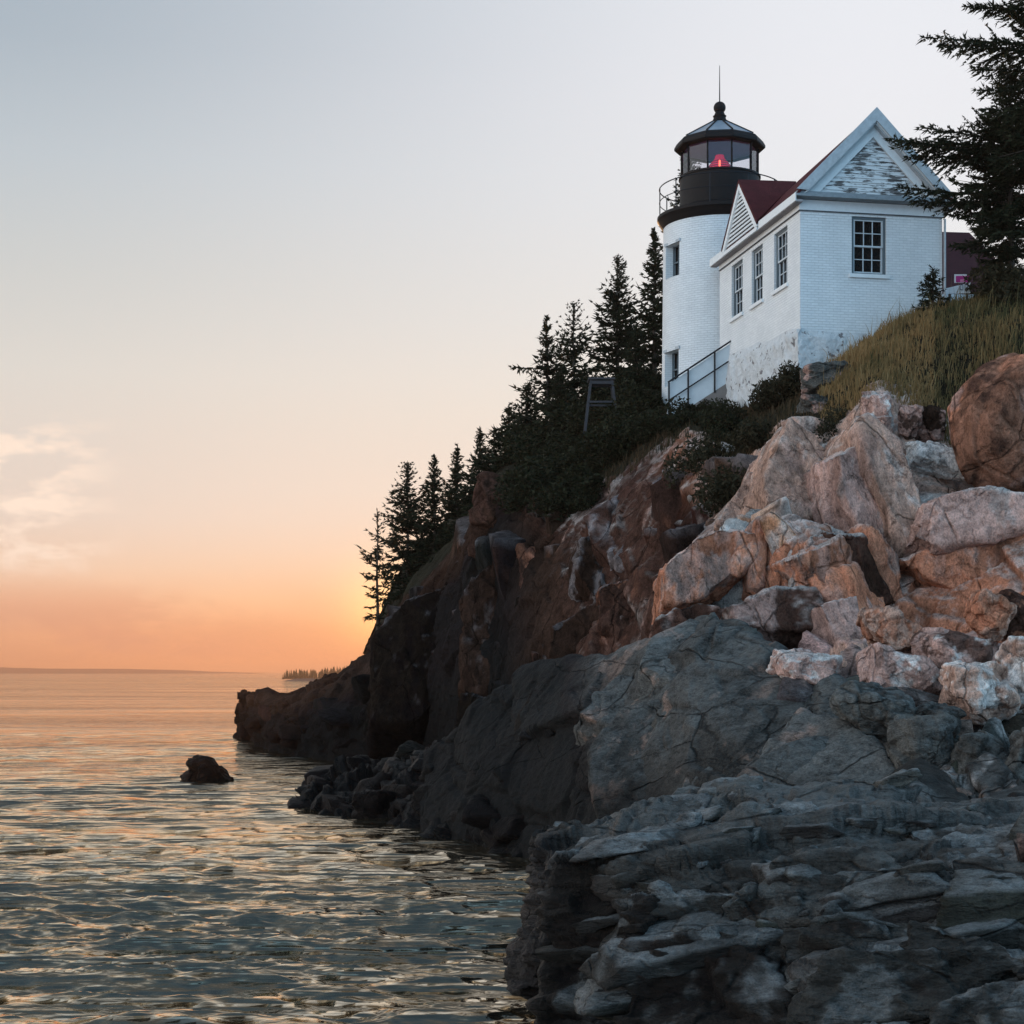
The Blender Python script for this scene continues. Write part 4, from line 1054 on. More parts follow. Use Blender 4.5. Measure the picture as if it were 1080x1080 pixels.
bld(985,765,60,48,29.2,1.0,['slate',('white',.15)],28,M['rock_grey'],'small mottled grey stone between the tan boulder and the tall slate one', tops='blue')
bld(1072,652,44,60,34,1.2,['red',('orange',.0)],29,M['rock'],'rusty red block under the wall at the right edge')
bld(898,690,40,40,33,.9,['pink',('tan',.0)],33,M['rock'],'small pink stone between the pale slab and the tan block')
bld(927,440,30,56,41.5,.9,['pink',('white',.0)],35,M['rock'],'knobbly pink pinnacle on the crest of the orange wall', rot=(0,-20,0), tops='white', squash=.9)
bld(958,446,24,36,41.6,.7,['pink',('brown',.1)],36,M['rock'],'narrow upright stone right of the pinnacle on the crest', squash=.7)
bld(978,446,34,40,41.8,.8,['brown',('pink',.0)],38,M['rock'],'broken dark topped stone at the grass edge beside the huge boulder', squash=.7)
bld(985,486,64,34,40.6,1.3,['white',('blue',.3)],39,M['rock'],'flat white quartz slab just left of the huge boulder', rot=(0,25,0), squash=.6)
bld(876,400,60,30,47.2,1.2,['grey',('pink',.1)],40,M['rock_grey'],'grey outcrop poking from the grass below the house corner', rot=(0,-25,0), squash=.7)
bld(862,432,40,26,45.6,1.0,['grey',('pink',.0)],42,M['rock_grey'],'low grey stone in the turf under the house corner outcrop', squash=.7)
bld(522,548,52,92,63.5,2.4,['red',('brown',.0)],44,M['rock'],'tall red brown knob of rock beside the dark thicket', squash=.7)

# the rock standing in the sea: head-like block with a sloping shoulder
def sea_rock():
    d = 62.0; c = at(219, 823, d); s = d*K
    prof = []
    root = None
    V = []; 
    import bmesh
    bm = bmesh.new(); bmesh.ops.create_icosphere(bm, subdivisions=5, radius=1)
    A = np.array([v.co[:] for v in bm.verts]); Fc = np.array([[v.index for v in f.verts] for f in bm.faces]); bm.free()
    n = A.copy(); V = np.sign(A)*np.abs(A)**.75
    x = V[:,0]; z = V[:,2]
    topz = np.interp(x, [-1,-.72,-.55,.1,.3,.7,1.0], [.55,.98,1.0,.95,.72,.30,.06])
    z2 = np.where(z > 0, z*topz, z*.6)
    x2 = x + np.where((z>.0), -.10*sstep(.3,.8,z2)*(x<.2), 0) + .0
    pinch = np.where((x<-.3), .25*np.exp(-((z2-.42)/.14)**2), 0)
    V = np.stack([(x2+pinch)*25*s, V[:,1]*.75, z2*27*s], 1)
    V2, blk, crk = fracture(V+3, [((.6,.6,.4),.16,.9,.04,.1),((.22,.22,.2),.05,.9,0,.1)], rotm(0,5,0), 5, .12, None, n)
    V = V2-3
    col = np.ones((len(V),3))*PAL['black']*(.7+.6*blk[0])[:,None]
    o = npmesh('sea_rock', V, Fc, M['wet'], col=col, loc=tuple(c))
    tag(o, 'lone black rock with a blunt head standing in the sea left of the cliff', 'rock')
sea_rock()

# ================================================================== LIGHTHOUSE TOWER
TW = Vector((219/F_PX*60.3, 60.3, 13.4))
def tower():
    root = empty('lighthouse_tower', TW)
    tag(root, 'white round brick lighthouse tower with black lantern room and glowing red lamp', 'lighthouse')
    r0, r1, H = 2.04, 1.98, 6.42
    az0 = math.atan2(-TW.y, -TW.x)       # towards the viewer
    # wall grid with two openings near the left limb
    wins = []
    a_c = az0 - R(57)
    for z0, z1 in ((.55,1.75),(4.32,5.48)): wins.append((a_c-R(13), a_c+R(13), z0, z1))
    angs = sorted(set([round(2*math.pi*i/120 - math.pi*2, 5) for i in range(121)] + [round(w, 5) for q in wins for w in q[:2]]))
    lo = angs[0]
    zs = sorted(set(list(np.linspace(-2,H,34)) + [w for q in wins for w in q[2:]]))
    def norm(a):
        while a < lo: a += 2*math.pi
        while a > lo + 2*math.pi: a -= 2*math.pi
        return a
    nw = [(norm(a),norm(b),c,d) for a,b,c,d in wins]
    angs = sorted(set([round(lo+2*math.pi*i/120,5) for i in range(121)]+[round(q,5) for w in nw for q in w[:2]]))
    rad = lambda z: r0 + (r1-r0)*max(0,z)/H
    mb = MB(); rv = MB()
    P = lambda a, z, q=0: (math.cos(a)*(rad(z)-q), math.sin(a)*(rad(z)-q), z)
    for i in range(len(angs)-1):
        for j in range(len(zs)-1):
            a, b, c, e = angs[i], angs[i+1], zs[j], zs[j+1]
            am, zm = (a+b)/2, (c+e)/2
            if any(w[0] < am < w[1] and w[2] < zm < w[3] for w in nw): continue
            mb.add([P(a,c),P(b,c),P(b,e),P(a,e)], [(0,1,2,3)], [[(a*2,c),(b*2,c),(b*2,e),(a*2,e)]])
    for a,b,c,e in nw:
        q = .42
        mb.add([P(a,c),P(b,c),P(b,c,q),P(a,c,q)],[(0,1,2,3)]); mb.add([P(a,e),P(b,e),P(b,e,q),P(a,e,q)],[(0,3,2,1)])
        mb.add([P(a,c),P(a,e),P(a,e,q),P(a,c,q)],[(0,1,2,3)]); mb.add([P(b,c),P(b,e),P(b,e,q),P(b,c,q)],[(0,3,2,1)])
    w = mb.build('wall', M['brick'], root, smooth=True)
    for a,b,c,e in nw:
        f = MB(); q=.30
        def bar(a0,z0,a1,z1,t=.07): f.bar(P(a0,z0,q),P(a1,z1,q),t,t)
        bar(a,c,a,e); bar(b,c,b,e); bar(a,c,b,c); bar(a,e,b,e); bar(a,(c+e)/2,b,(c+e)/2,.05); bar((a+b)/2,c,(a+b)/2,e,.03)
        fr = f.build('window', M['sash_dark'], root)
        g = MB(); g.add([P(a,c,.36),P(b,c,.36),P(b,e,.36),P(a,e,.36)],[(0,1,2,3)]); g.build('pane', M['pane'], fr)
        l = MB(); l.bar(P(a-.03,e+.05,-.02),P(b+.03,e+.05,-.02),.06,.10); l.build('lintel', M['trim_worn'], fr)
    # gallery deck and black drum
    g = MB(); g.lathe([(2.0,6.22),(2.10,6.36),(2.17,6.50),(2.20,6.52),(2.20,6.62),(1.2,6.62)], 72); g.build('gallery_deck', M['black_iron'], root, smooth=True)
    D = 6.62; DT = 8.02
    n = 10; a0 = az0 + math.pi/n
    dr = MB(); dr.lathe([(1.50,D),(1.50,D+.22),(1.40,D+.30),(1.40,DT-.06),(1.44,DT-.06),(1.44,DT),(1.2,DT)], n*6); dr.build('parapet', M['black_iron'], root, smooth=True)
    hatch = MB(); hatch.lathe([(1.19,D+.02),(1.19,DT-.02)], 40, cap=False); hatch.build('parapet_lining', M['ceil_violet'], root, smooth=True)
    GT = 9.02
    gl = MB()
    pts = [(1.33*math.cos(a0+2*math.pi*i/n), 1.33*math.sin(a0+2*math.pi*i/n)) for i in range(n)]
    for i in range(n):
        p, q = pts[i], pts[(i+1)%n]
        one = MB(); one.add([(p[0],p[1],DT),(q[0],q[1],DT),(q[0],q[1],GT),(p[0],p[1],GT)],[(0,1,2,3)]); one.build('lantern_pane', M['glass'], root)
        b = MB(); b.bar((p[0]*1.01,p[1]*1.01,DT),(p[0]*1.01,p[1]*1.01,GT+.05),.055,.055); b.build('mullion', M['black_iron'], root)
    rf = MB(); rf.lathe([(1.26,GT-.02),(1.56,GT-.02),(1.60,GT+.02),(1.60,GT+.10),(1.52,GT+.24),(1.40,GT+.30)], n, a0=a0, cap=False); rf.build('roof_fascia', M['black_iron'], root)
    rr = MB(); rr.lathe([(1.42,GT+.30),(.30,GT+.96),(.22,GT+1.0)], n, a0=a0, cap=False); roof = rr.build('lantern_roof', M['sheet'], root)
    rib = MB()
    for i in range(n):
        a = a0+2*math.pi*i/n
        rib.bar((1.43*math.cos(a),1.43*math.sin(a),GT+.31),(.28*math.cos(a),.28*math.sin(a),GT+.985),.045,.04)
    rib.build('roof_rib', M['black_iron'], roof)
    ce = MB(); ce.lathe([(1.38,GT-.0),(.05,GT+.42)], n*3, cap=False); ce.build('lantern_ceiling', M['ceil_violet'], root, smooth=True)
    bl = MB(); Z = GT+.93
    prof = [(.30,Z),(.32,Z+.06),(.25,Z+.10),(.21,Z+.20),(.24,Z+.26),(.19,Z+.30),(.17,Z+.36)]
    prof += [(.215*math.sin(t), Z+.56-.215*math.cos(t)) for t in np.linspace(.75, math.pi-.08, 12)]
    bl.lathe(prof, 28); bl.build('ventilator_ball', M['black_iron'], root, smooth=True)
    rod = MB(); rod.tube((0,0,Z+.72),(0,0,Z+2.05),.022,.010,8); rod.build('lightning_rod', M['rail'], root)
    # red lens
    le = MB(); le.lathe([(.50,DT-.06),(.53,DT+.06),(.46,DT+.30),(.32,DT+.52),(.18,DT+.68),(.15,DT+.80)], 24); lens = le.build('lamp_lens', M['lens'], root, smooth=True)
    ri = MB()
    for k in range(6): ri.ring((0,0,DT+.06+.1*k),[.535,.525,.49,.43,.36,.29][k],.012,32,5)
    ri.build('lens_ring', M['black_iron'], lens)
    bu = MB(); bu.lathe([(.05,DT+.12),(.50,DT+.12)],4,cap=False)
    vx, vy = math.cos(az0), math.sin(az0)
    bu = MB(); bu.tube((vx*.53,vy*.53,DT+.06),(vx*.38,vy*.38,DT+.52),.04,.03,8); bu.build('lamp_bulb', M['bulb'], lens)
    pe = MB(); pe.lathe([(.30,D+.03),(.24,D+.5),(.24,DT-.15),(.45,DT-.02)],20); pe.build('lamp_pedestal', M['black_iron'], root, smooth=True)
    # gallery railing
    ry = MB(); RZ = 6.62
    ry.ring((0,0,RZ+1.02),2.12,.020,90); ry.ring((0,0,RZ+.55),2.12,.015,90)
    rail = ry.build('railing', M['rail'], root, smooth=True)
    for i in range(10):
        a = a0 + 2*math.pi*i/10 + R(9)
        p = MB(); p.tube((2.12*math.cos(a),2.12*math.sin(a),RZ-.05),(2.12*math.cos(a),2.12*math.sin(a),RZ+1.04),.02,.02,8); p.build('post', M['rail'], rail)
    return root
tower()

# ================================================================== HOUSE
HA = math.atan2(.186,.983)
HO = Vector((8.44, 50.0, 12.4))
def hole_wall(mb, O, U, W, H, holes, depth, inward, u0=0., v0=0.):
    """wall from O along U (unit) and +Z, with rectangular openings and their reveals"""
    O = Vector(O); U = Vector(U); I = Vector(inward)
    us = sorted(set([u0, W]+[h[k] for h in holes for k in (0,1)])); vs = sorted(set([v0, H]+[h[k] for h in holes for k in (2,3)]))
    P = lambda u, v, q=0: O + U*u + Vector((0,0,v)) + I*q
    for i in range(len(us)-1):
        for j in range(len(vs)-1):
            a,b,c,d = us[i],us[i+1],vs[j],vs[j+1]
            if any(h[0]-1e-6<=a and b<=h[1]+1e-6 and h[2]-1e-6<=c and d<=h[3]+1e-6 for h in holes): continue
            mb.add([P(a,c),P(b,c),P(b,d),P(a,d)],[(0,1,2,3)],[[(a,c),(b,c),(b,d),(a,d)]])
    for a,b,c,d in holes:
        for q in ([P(a,c),P(b,c),P(b,c,depth),P(a,c,depth)],[P(a,d),P(b,d),P(b,d,depth),P(a,d,depth)],[P(a,c),P(a,d),P(a,d,depth),P(a,c,depth)],[P(b,c),P(b,d),P(b,d,depth),P(b,c,depth)]):
            mb.add(q,[(0,1,2,3)])
    return P
def window(parent, P, a, b, c, d, inset=.10):
    """sash window: dark outer frame, two white sashes of 3x2 lights, sill"""
    f = MB(); t=.075
    def bx(m, u0,u1,v0,v1,q0,q1):
        m.hexa([P(u0,v0,q0),P(u1,v0,q0),P(u1,v0,q1),P(u0,v0,q1)],[P(u0,v1,q0),P(u1,v1,q0),P(u1,v1,q1),P(u0,v1,q1)])
    e=.004
    bx(f,a+e,a+t,c+e,d-e,inset,inset+.14); bx(f,b-t,b-e,c+e,d-e,inset,inset+.14); bx(f,a+t,b-t,d-t,d-e,inset,inset+.14); bx(f,a+t,b-t,c+e,c+t*.6,inset,inset+.14)
    fr = f.build('window', M['sash_dark'], parent)
    a2,b2,c2,d2 = a+t+.002,b-t-.002,c+t*.6+.002,d-t-.002; mid=(c2+d2)/2
    for lo, hi, q in ((c2,mid+.02,inset+.062),(mid-.02,d2,inset+.022)):
        s = MB(); w=.05
        bx(s,a2,a2+w,lo,hi,q,q+.035); bx(s,b2-w,b2,lo,hi,q,q+.035); bx(s,a2+w,b2-w,hi-w*.8,hi,q,q+.035); bx(s,a2+w,b2-w,lo,lo+w,q,q+.035)
        wi = (b2-a2-2*w)
        for k in (1,2): bx(s,a2+w+wi*k/3-.013,a2+w+wi*k/3+.013,lo+w,hi-w*.8,q+.004,q+.03)
        m2=(lo+w+hi-w*.8)/2; bx(s,a2+w,b2-w,m2-.013,m2+.013,q+.006,q+.028)
        sa = s.build('sash', M['sash'], fr)
    g = MB(); bx(g,a+t*.5,b-t*.5,c+t*.3,d-t*.5,inset+.115,inset+.125); g.build('pane', M['pane'], fr)
    si = MB(); bx(si,a-.09,b+.09,c-.12,c-.003,-.07,inset+.02); si.build('sill', M['trim'], fr, bevel=.01)
    return fr

def house():
    root = empty('brick_house', HO, HA)
    tag(root, 'white painted brick house with red roof and peeling clapboard gable on the cliff top', 'house')
    W, Dp, H = 4.45, 7.7, 5.42
    wb = MB()
    hf_ = [(1.60,2.68,3.32,5.02)]
    hl_ = [(1.08,2.26,3.22,4.96),(3.32,4.38,3.22,4.96),(5.28,6.42,3.22,4.96)]
    Pf = hole_wall(wb,(0,0,0),(1,0,0),W,H,hf_,.35,(0,1,0),v0=-.6)
    Pl = hole_wall(wb,(0,0,0),(0,1,0),Dp,H,hl_,.35,(1,0,0),v0=-.6)
    wb.add([(W,0,-.6),(W,Dp,-.6),(W,Dp,H),(W,0,H)],[(0,1,2,3)],[[(0,0),(Dp,0),(Dp,H),(0,H)]])
    wb.add([(0,Dp,-.6),(W,Dp,-.6),(W,Dp,H),(0,Dp,H)],[(3,2,1,0)])
    wb.build('wall', M['brick'], root)
    inn = MB(); inn.box((.36,.36,2.6),(W-.1,Dp-.1,5.3)); inn.build('dark_interior', M['interior'], root)
    window(root, Pf, *hf_[0], inset=.05)
    for h in hl_: window(root, Pl, *h, inset=.07)
    # rough rubble foundation, bulging out of the brick
    for nm, O, U, I, Lw, top in (('front',(0,0),(1,0),(0,1),W,(1.62,1.45)),('left',(0,0),(0,1),(1,0),Dp,(1.66,2.15))):
        nu, nv = int(Lw*16), 44
        u = np.linspace(-.10 if nm=='front' else -.10, Lw+.08, nu); Vv=[]
        for j in range(nv+1):
            for x in u:
                tz = np.interp(x,[0,Lw],top); z = -2.2+(tz+2.2)*j/nv
                Vv.append((x,z,j/nv))
        Vv = np.array(Vv)
        p3 = np.stack([Vv[:,0], Vv[:,1], np.full(len(Vv), 3.3 if nm=='front' else 9.1)],1)
        q = .10 + .13*fbm(p3*2.6,5,6,.6) + .05*np.maximum(0,-Vv[:,1])*.6 + .03*fbm(p3*7,3,9)
        q = q*(1-sstep(.93,1.0,Vv[:,2])*.9)
        zj = Vv[:,1] + .10*fbm(p3*1.1,3,4)*sstep(.5,1,Vv[:,2])
        X = O[0]+U[0]*Vv[:,0]-I[0]*q; Y = O[1]+U[1]*Vv[:,0]-I[1]*q
        f = grid_faces(nv+1, nu)
        npmesh('foundation', np.stack([X,Y,zj],1), f if nm=='front' else f[:,::-1], M['foundation'], root)
    # frieze and dark joint
    fz = MB(); fz.box((-.03,-.03,5.12),(W+.03,-.002,5.42)); fz.box((-.03,.0,5.12),(-.002,Dp,5.42)); fz.box((W+.002,-.03,5.12),(W+.03,Dp,5.42)); fz.build('frieze', M['trim'], root)
    ln = MB(); ln.box((-.045,-.045,5.09),(W+.045,-.002,5.117)); ln.box((-.045,.0,5.09),(-.002,Dp,5.117)); ln.build('frieze_bead', M['line'], root)
    # roof: 45 degrees, ridge along the depth
    ov, fo = .22, .36; SL = 1.02; ze = 5.44; xr = W/2; zr = ze+(xr+ov)*SL
    th=.10
    rm = MB(); Lr = .7; yb = Dp+.3
    xl, xr2 = -ov-.02, W+ov+.02; z0_ = zr-(xr-xl)*SL
    def pan(poly): 
        n_ = len(poly); rm.add(list(poly)+[(p[0],p[1],p[2]+th) for p in poly], [tuple(range(n_-1,-1,-1)), tuple(range(n_,2*n_))]+[(i_,(i_+1)%n_,n_+(i_+1)%n_,n_+i_) for i_ in range(n_)])
    pan([(xl,-fo,z0_),(xr,-fo,zr),(xr,Lr,zr),(xl,yb,z0_)])
    pan([(xr2,-fo,z0_),(xr2,yb,z0_),(xr,Lr,zr),(xr,-fo,zr)])
    pan([(xl,yb,z0_),(xr,Lr,zr),(xr2,yb,z0_)])
    # cross gable roof
    yc, hw = 4.75, 1.78; zg = ze+hw*1.0; xg = (zg-ze)/SL-ov
    roof = rm.build('roof', M['roof'], root)
    cg = MB()
    for s in (-1,1):
        tri=[(-ov-.10,yc,zg),(xg+.1,yc,zg+.05),(-ov-.10,yc+s*hw,ze+.0)]
        cg.prism(tri,(0,0,th+.015))
    cg.build('cross_gable_roof', M['roof'], root)
    # eave boards of the left side (two stretches) and right side
    for x0_,y0,y1 in ((-ov-.05,-fo+.02,yc-hw-.02),(-ov-.05,yc+hw+.02,Dp+.28),(W+ov+.022,-fo+.02,Dp+.28)):
        ev = MB(); ev.box((x0_,y0,ze-.15),(x0_+.028,y1,ze+.09)); ev.build('fascia', M['trim'], root)
    so_ = MB(); so_.box((-ov-.02,-fo+.03,ze-.17),(-.032,Dp+.27,ze-.10)); so_.box((W+.032,-fo+.03,ze-.17),(W+ov+.02,Dp+.27,ze-.10)); so_.build('soffit', M['soffit'], root)
    # cross gable face: louvred triangle with white borders
    gf = MB(); x0=-ov-.06
    nl=13
    for k in range(nl):
        z0=ze-.08+(zg-ze-.1)*k/nl; z1=z0+(zg-ze-.1)/nl*.80
        w0=hw*(1-(z0-ze+.08)/(zg-ze))-.13
        if w0<.05: continue
        w1=hw*(1-(z1-ze+.08)/(zg-ze))-.13
        w1=max(w1,.02)
        gf.hexa([(x0,yc-w0,z0),(x0,yc+w0,z0),(x0+.03,yc+w0,z0),(x0+.03,yc-w0,z0)],[(x0+.05,yc-w1,z1),(x0+.05,yc+w1,z1),(x0+.08,yc+w1,z1),(x0+.08,yc-w1,z1)])
    gb = MB(); gb.prism([(x0+.10,yc-hw+.05,ze-.1),(x0+.10,yc+hw-.05,ze-.1),(x0+.10,yc,zg-.05)],(.03,0,0))
    face = gb.build('cross_gable', M['line'], root)
    gf.build('louvre', M['trim'], face)
    gt = MB()
    for s in (-1,1):
        gt.hexa([(x0-.03,yc+s*hw,ze-.04),(x0+.09,yc+s*hw,ze-.04),(x0+.09,yc+s*(hw-.24),ze-.04),(x0-.03,yc+s*(hw-.24),ze-.04)],
                [(x0-.03,yc,zg+.02),(x0+.09,yc,zg+.02),(x0+.09,yc-s*.0001,zg-.20),(x0-.03,yc-s*.0001,zg-.20)])
    gt.box((x0-.026,yc-hw+.06,ze-.16),(x0+.088,yc+hw-.06,ze-.045))
    gt.build('rake_board', M['trim'], face)
    # front pediment
    pd = MB(); nb=15; zb=5.62; zt=zb+1.94; hwp=xr-.20
    for k in range(nb):
        z0=zb+(zt-zb)*k/nb; z1=zb+(zt-zb)*(k+1)/nb
        w0=hwp*(1-(z0-zb)/(zt-zb)); w1=hwp*(1-(z1-zb)/(zt-zb))
        pd.hexa([(xr-w0,-.06,z0),(xr+w0,-.06,z0),(xr+w0,.02,z0),(xr-w0,.02,z0)],[(xr-max(w1,.01),-.028,z1),(xr+max(w1,.01),-.028,z1),(xr+max(w1,.01),.02,z1),(xr-max(w1,.01),.02,z1)])
    pd.build('clapboard_gable', M['clap'], root)
    rk = MB(); r2 = MB(); mo=MB()
    zi = zr-.02
    for s in (-1,1):
        def strip(m, off0, off1, y0, y1):
            # board parallel to the slope between two perpendicular offsets below the roof underside
            o0, o1 = off0*1.414, off1*1.414
            xe = xr+ov+.025
            A=(xr, zr-o0); B=(xr+s*(xe), zr-o0-xe*SL); C=(xr+s*(xe), zr-o1-xe*SL); D_=(xr, zr-o1)
            # trim at the cornice
            def cl(p,zmin):
                if p[1] < zmin:
                    dz = zmin-p[1]; return (p[0]-s*dz/SL, zmin)
                return p
            B=cl(B,5.52); C=cl(C,5.60)
            m.hexa([(A[0],y0,A[1]),(B[0],y0,B[1]),(C[0],y0,C[1]),(D_[0],y0,D_[1])],[(A[0],y1,A[1]),(B[0],y1,B[1]),(C[0],y1,C[1]),(D_[0],y1,D_[1])])
        strip(rk,-.15,.13,-fo-.035,-fo-.002)
        strip(mo,.152,.19,-fo+.06,-.09)
        strip(r2,.192,.42,-.12,-.062)
        strip(r2,.10,.15,-fo+.031,-.12)
    rk.build('rake_board', M['trim_worn'], root); r2.build('inner_rake', M['trim'], root); mo.build('rake_moulding', M['trim_worn'], root)
    cn_ = MB(); cn_.box((-ov-.02,-fo-.03,5.43),(W+ov+.02,-.032,5.50)); cn_.box((-ov+.02,-fo+.06,5.502),(W+ov-.02,-.062,5.60)); cn_.build('cornice', M['moulding'], root)
    dp = MB(); dp.tube((W+.05,-.07,1.2),(W+.05,-.07,5.05),.035,.035,10); dp.build('downpipe', M['trim_worn'], root, smooth=True)
    return root
house()

# stairs and handrail between tower and house
def stairs():
    A = at(704,404,57.0); B = at(762,366,56.6)
    root = empty('stair_flight', (A[0],A[1],A[2]-1.2))
    tag(root, 'concrete steps with dark handrail and pale side wall climbing from the tower foot', 'stairs')
    o = Vector(A) - Vector((0,0,1.2)) ; O = Vector((A[0],A[1],A[2]-1.2))
    a = Vector(A)-O; b = Vector(B)-O
    ba = b-a
    ex = a + ba*1.25
    m = MB()
    n=9
    for k in range(n):
        p = a+ba*(1.25*k/n); q=a+ba*(1.25*(k+1)/n)
        m.box((p.x,p.y+.06,-2.2),(q.x-.002,p.y+1.2,q.z-1.06))
    m.build('step', M['concrete'], root)
    cb = MB()
    d0=a-Vector((0,0,1.30)); d1=ex-Vector((0,0,1.30))
    cb.hexa([(d0.x,d0.y-.1,-3),(d1.x,d1.y-.1,-3),(d1.x,d1.y+.05,-3),(d0.x,d0.y+.05,-3)],[(d0.x,d0.y-.1,d0.z),(d1.x,d1.y-.1,d1.z),(d1.x,d1.y+.05,d1.z),(d0.x,d0.y+.05,d0.z)])
    cb.build('concrete_base', M['concrete'], root)
    w = MB(); e0=a-Vector((0,0,.06)); e1=ex-Vector((0,0,.06))
    w.hexa([(d0.x,d0.y-.03,d0.z+.003),(d1.x,d1.y-.03,d1.z+.003),(d1.x,d1.y+.03,d1.z+.003),(d0.x,d0.y+.03,d0.z+.003)],[(e0.x,e0.y-.03,e0.z),(e1.x,e1.y-.03,e1.z),(e1.x,e1.y+.03,e1.z),(e0.x,e0.y+.03,e0.z)])
    w.build('side_wall', M['panel_blue'], root)
    off=Vector((0,-.14,0))
    r = MB(); r.tube(a+off,ex+off,.030,.030,8); r.build('handrail', M['rail'], root)
    r = MB(); r.tube(a+off-Vector((0,0,.62)),ex+off-Vector((0,0,.62)),.024,.024,8); r.build('lower_rail', M['rail'], root)
    for t in (.02,.37,.85,1.24):
        p=a+ba*t+off; r=MB(); r.tube(p-Vector((0,0,1.35)),p,.03,.03,8); r.build('post', M['rail'], root)
stairs()

# dark red roofed house further back
def far_house():
    d=66; c0=at(930,300,d); root=empty('keepers_house',(c0[0],d,14.0),R(6))
    tag(root,'house with a dark red shingled roof behind the white house, half hidden by spruces','house')
    W=4.75; 
    zr=at(0,246,d)[2]-14; ze=at(0,312,d-3)[2]-14
    w=MB(); w.box((.15,-2.6,-2),(W-.3,2.6,ze-.02)); w.build('wall',M['trim'],root)
    r=MB()
    top=[(0,0,zr),(W-1.25,0,zr)]
    r.hexa([(0,-3,ze),(W,-3,ze),(W-1.25,0,zr),(0,0,zr)],[(0,-3,ze+.12),(W,-3,ze+.12),(W-1.25,0,zr+.12),(0,0,zr+.12)])
    r.hexa([(0,3,ze),(W,3,ze),(W-1.25,0,zr),(0,0,zr)][::-1],[(0,3,ze+.12),(W,3,ze+.12),(W-1.25,0.001,zr+.12),(0,0.001,zr+.12)][::-1])
    r.add([(W,-3,ze),(W,3,ze),(W-1.25,0,zr),(W,-3,ze+.12),(W,3,ze+.12),(W-1.25,0,zr+.12)],[(0,1,2),(3,5,4),(0,3,4,1)])
    r.build('roof',M['roof_far'],root)
    f=MB(); f.box((.0,-3.03,ze-.14),(W,-3.002,ze+.10)); f.build('fascia',M['trim_worn'],root)
far_house()

def sign():
    d=48.6; p=at(1009,309,d); root=empty('notice_sign',tuple(p))
    tag(root,'small white notice with dark letters under a magenta panel at the grass edge','sign')
    s=d*K
    mw=plain('sign_white',(.72,.75,.78),.5,namp=.08); mp=plain('sign_magenta',(.45,.03,.22),.5,namp=.1); mpk=plain('sign_pink',(.65,.25,.40),.5); md=plain('sign_ink',(.03,.05,.09),.5)
    b=MB(); b.hexa([(-11*s,0,-1*s),(15*s,0,0),(15*s,.03,0),(-11*s,.03,-1*s)],[(-11*s,0,5*s),(15*s,0,11*s),(15*s,.03,11*s),(-11*s,.03,5*s)]); b.build('board',mw,root)
    f=MB(); f.box((-2*s,.03,11*s),(11*s,.05,20*s)); f.build('panel_frame',mw,root)
    q=MB(); q.box((-.6*s,.02,11.4*s),(12.5*s,.028,18.2*s)); q.build('magenta_panel',mp,root)
    q=MB(); q.box((4*s,.012,11.6*s),(8.5*s,.018,14.4*s)); q.build('pink_patch',mpk,root)
    l=MB()
    for x in (5.0,10.0): 
        vs=[]
        l.bar(((x-1.4)*s,-.012,3*s),((x-1.4)*s,-.012,9*s),.9*s,.008); l.bar(((x+1.4)*s,-.012,3.4*s),((x+1.4)*s,-.012,8.6*s),.9*s,.008)
        l.bar(((x-1.0)*s,-.012,3.2*s),((x+1.0)*s,-.012,3.2*s),.9*s,.008,up=(0,1,0)); l.bar(((x-1.0)*s,-.012,8.7*s),((x+1.0)*s,-.012,8.7*s),.9*s,.008,up=(0,1,0))
    l.build('lettering',md,root)
    for x in (-7*s,11.5*s):
        l=MB(); l.box((x-.03,.035,-.9),(x+.03,.08,2*s)); l.build('post',M['wood_grey'],root)
sign()

# weathered wooden stand on the slope
def stand():
    d=61.5; s=d*K; root=empty('wooden_stand',tuple(at(634,445,d)))
    tag(root,'weathered grey timber stand with splayed legs and flat top among the dark bushes','wooden stand')
    zt=43*s; tw=11*s; bw=19*s
    for sx in (-1,1):
        for sy in (-1,1):
            l=MB(); l.bar((sx*bw,sy*bw*.8,-.9),(sx*tw,sy*tw*.8,zt),.085,.085); l.build('leg',M['wood_grey'],root)
    t=MB(); t.box((-tw-.10,-tw*.8-.12,zt),(tw+.10,tw*.8+.12,zt+.07)); t.build('top_board',M['wood_grey'],root)
    r=MB()
    for sy in (-1,1): r.box((-tw-.05,sy*(tw*.8+.05)-.02,zt-.16),(tw+.05,sy*(tw*.8+.05)+.02,zt-.04))
    for sx in (-1,1): r.box((sx*(tw+.02)-.02,-tw*.8,zt-.155),(sx*(tw+.02)+.02,tw*.8,zt-.045))
    r.build('apron',M['wood_grey'],root)
    for zf in (.45,):
        w=bw+(tw-bw)*zf; z=zt*zf
        for sy in (-1,1):
            c=MB(); c.bar((-w,sy*w*.8,z),(w,sy*w*.8,z),.05,.07); c.build('cross_bar',M['wood_grey'],root)
stand()

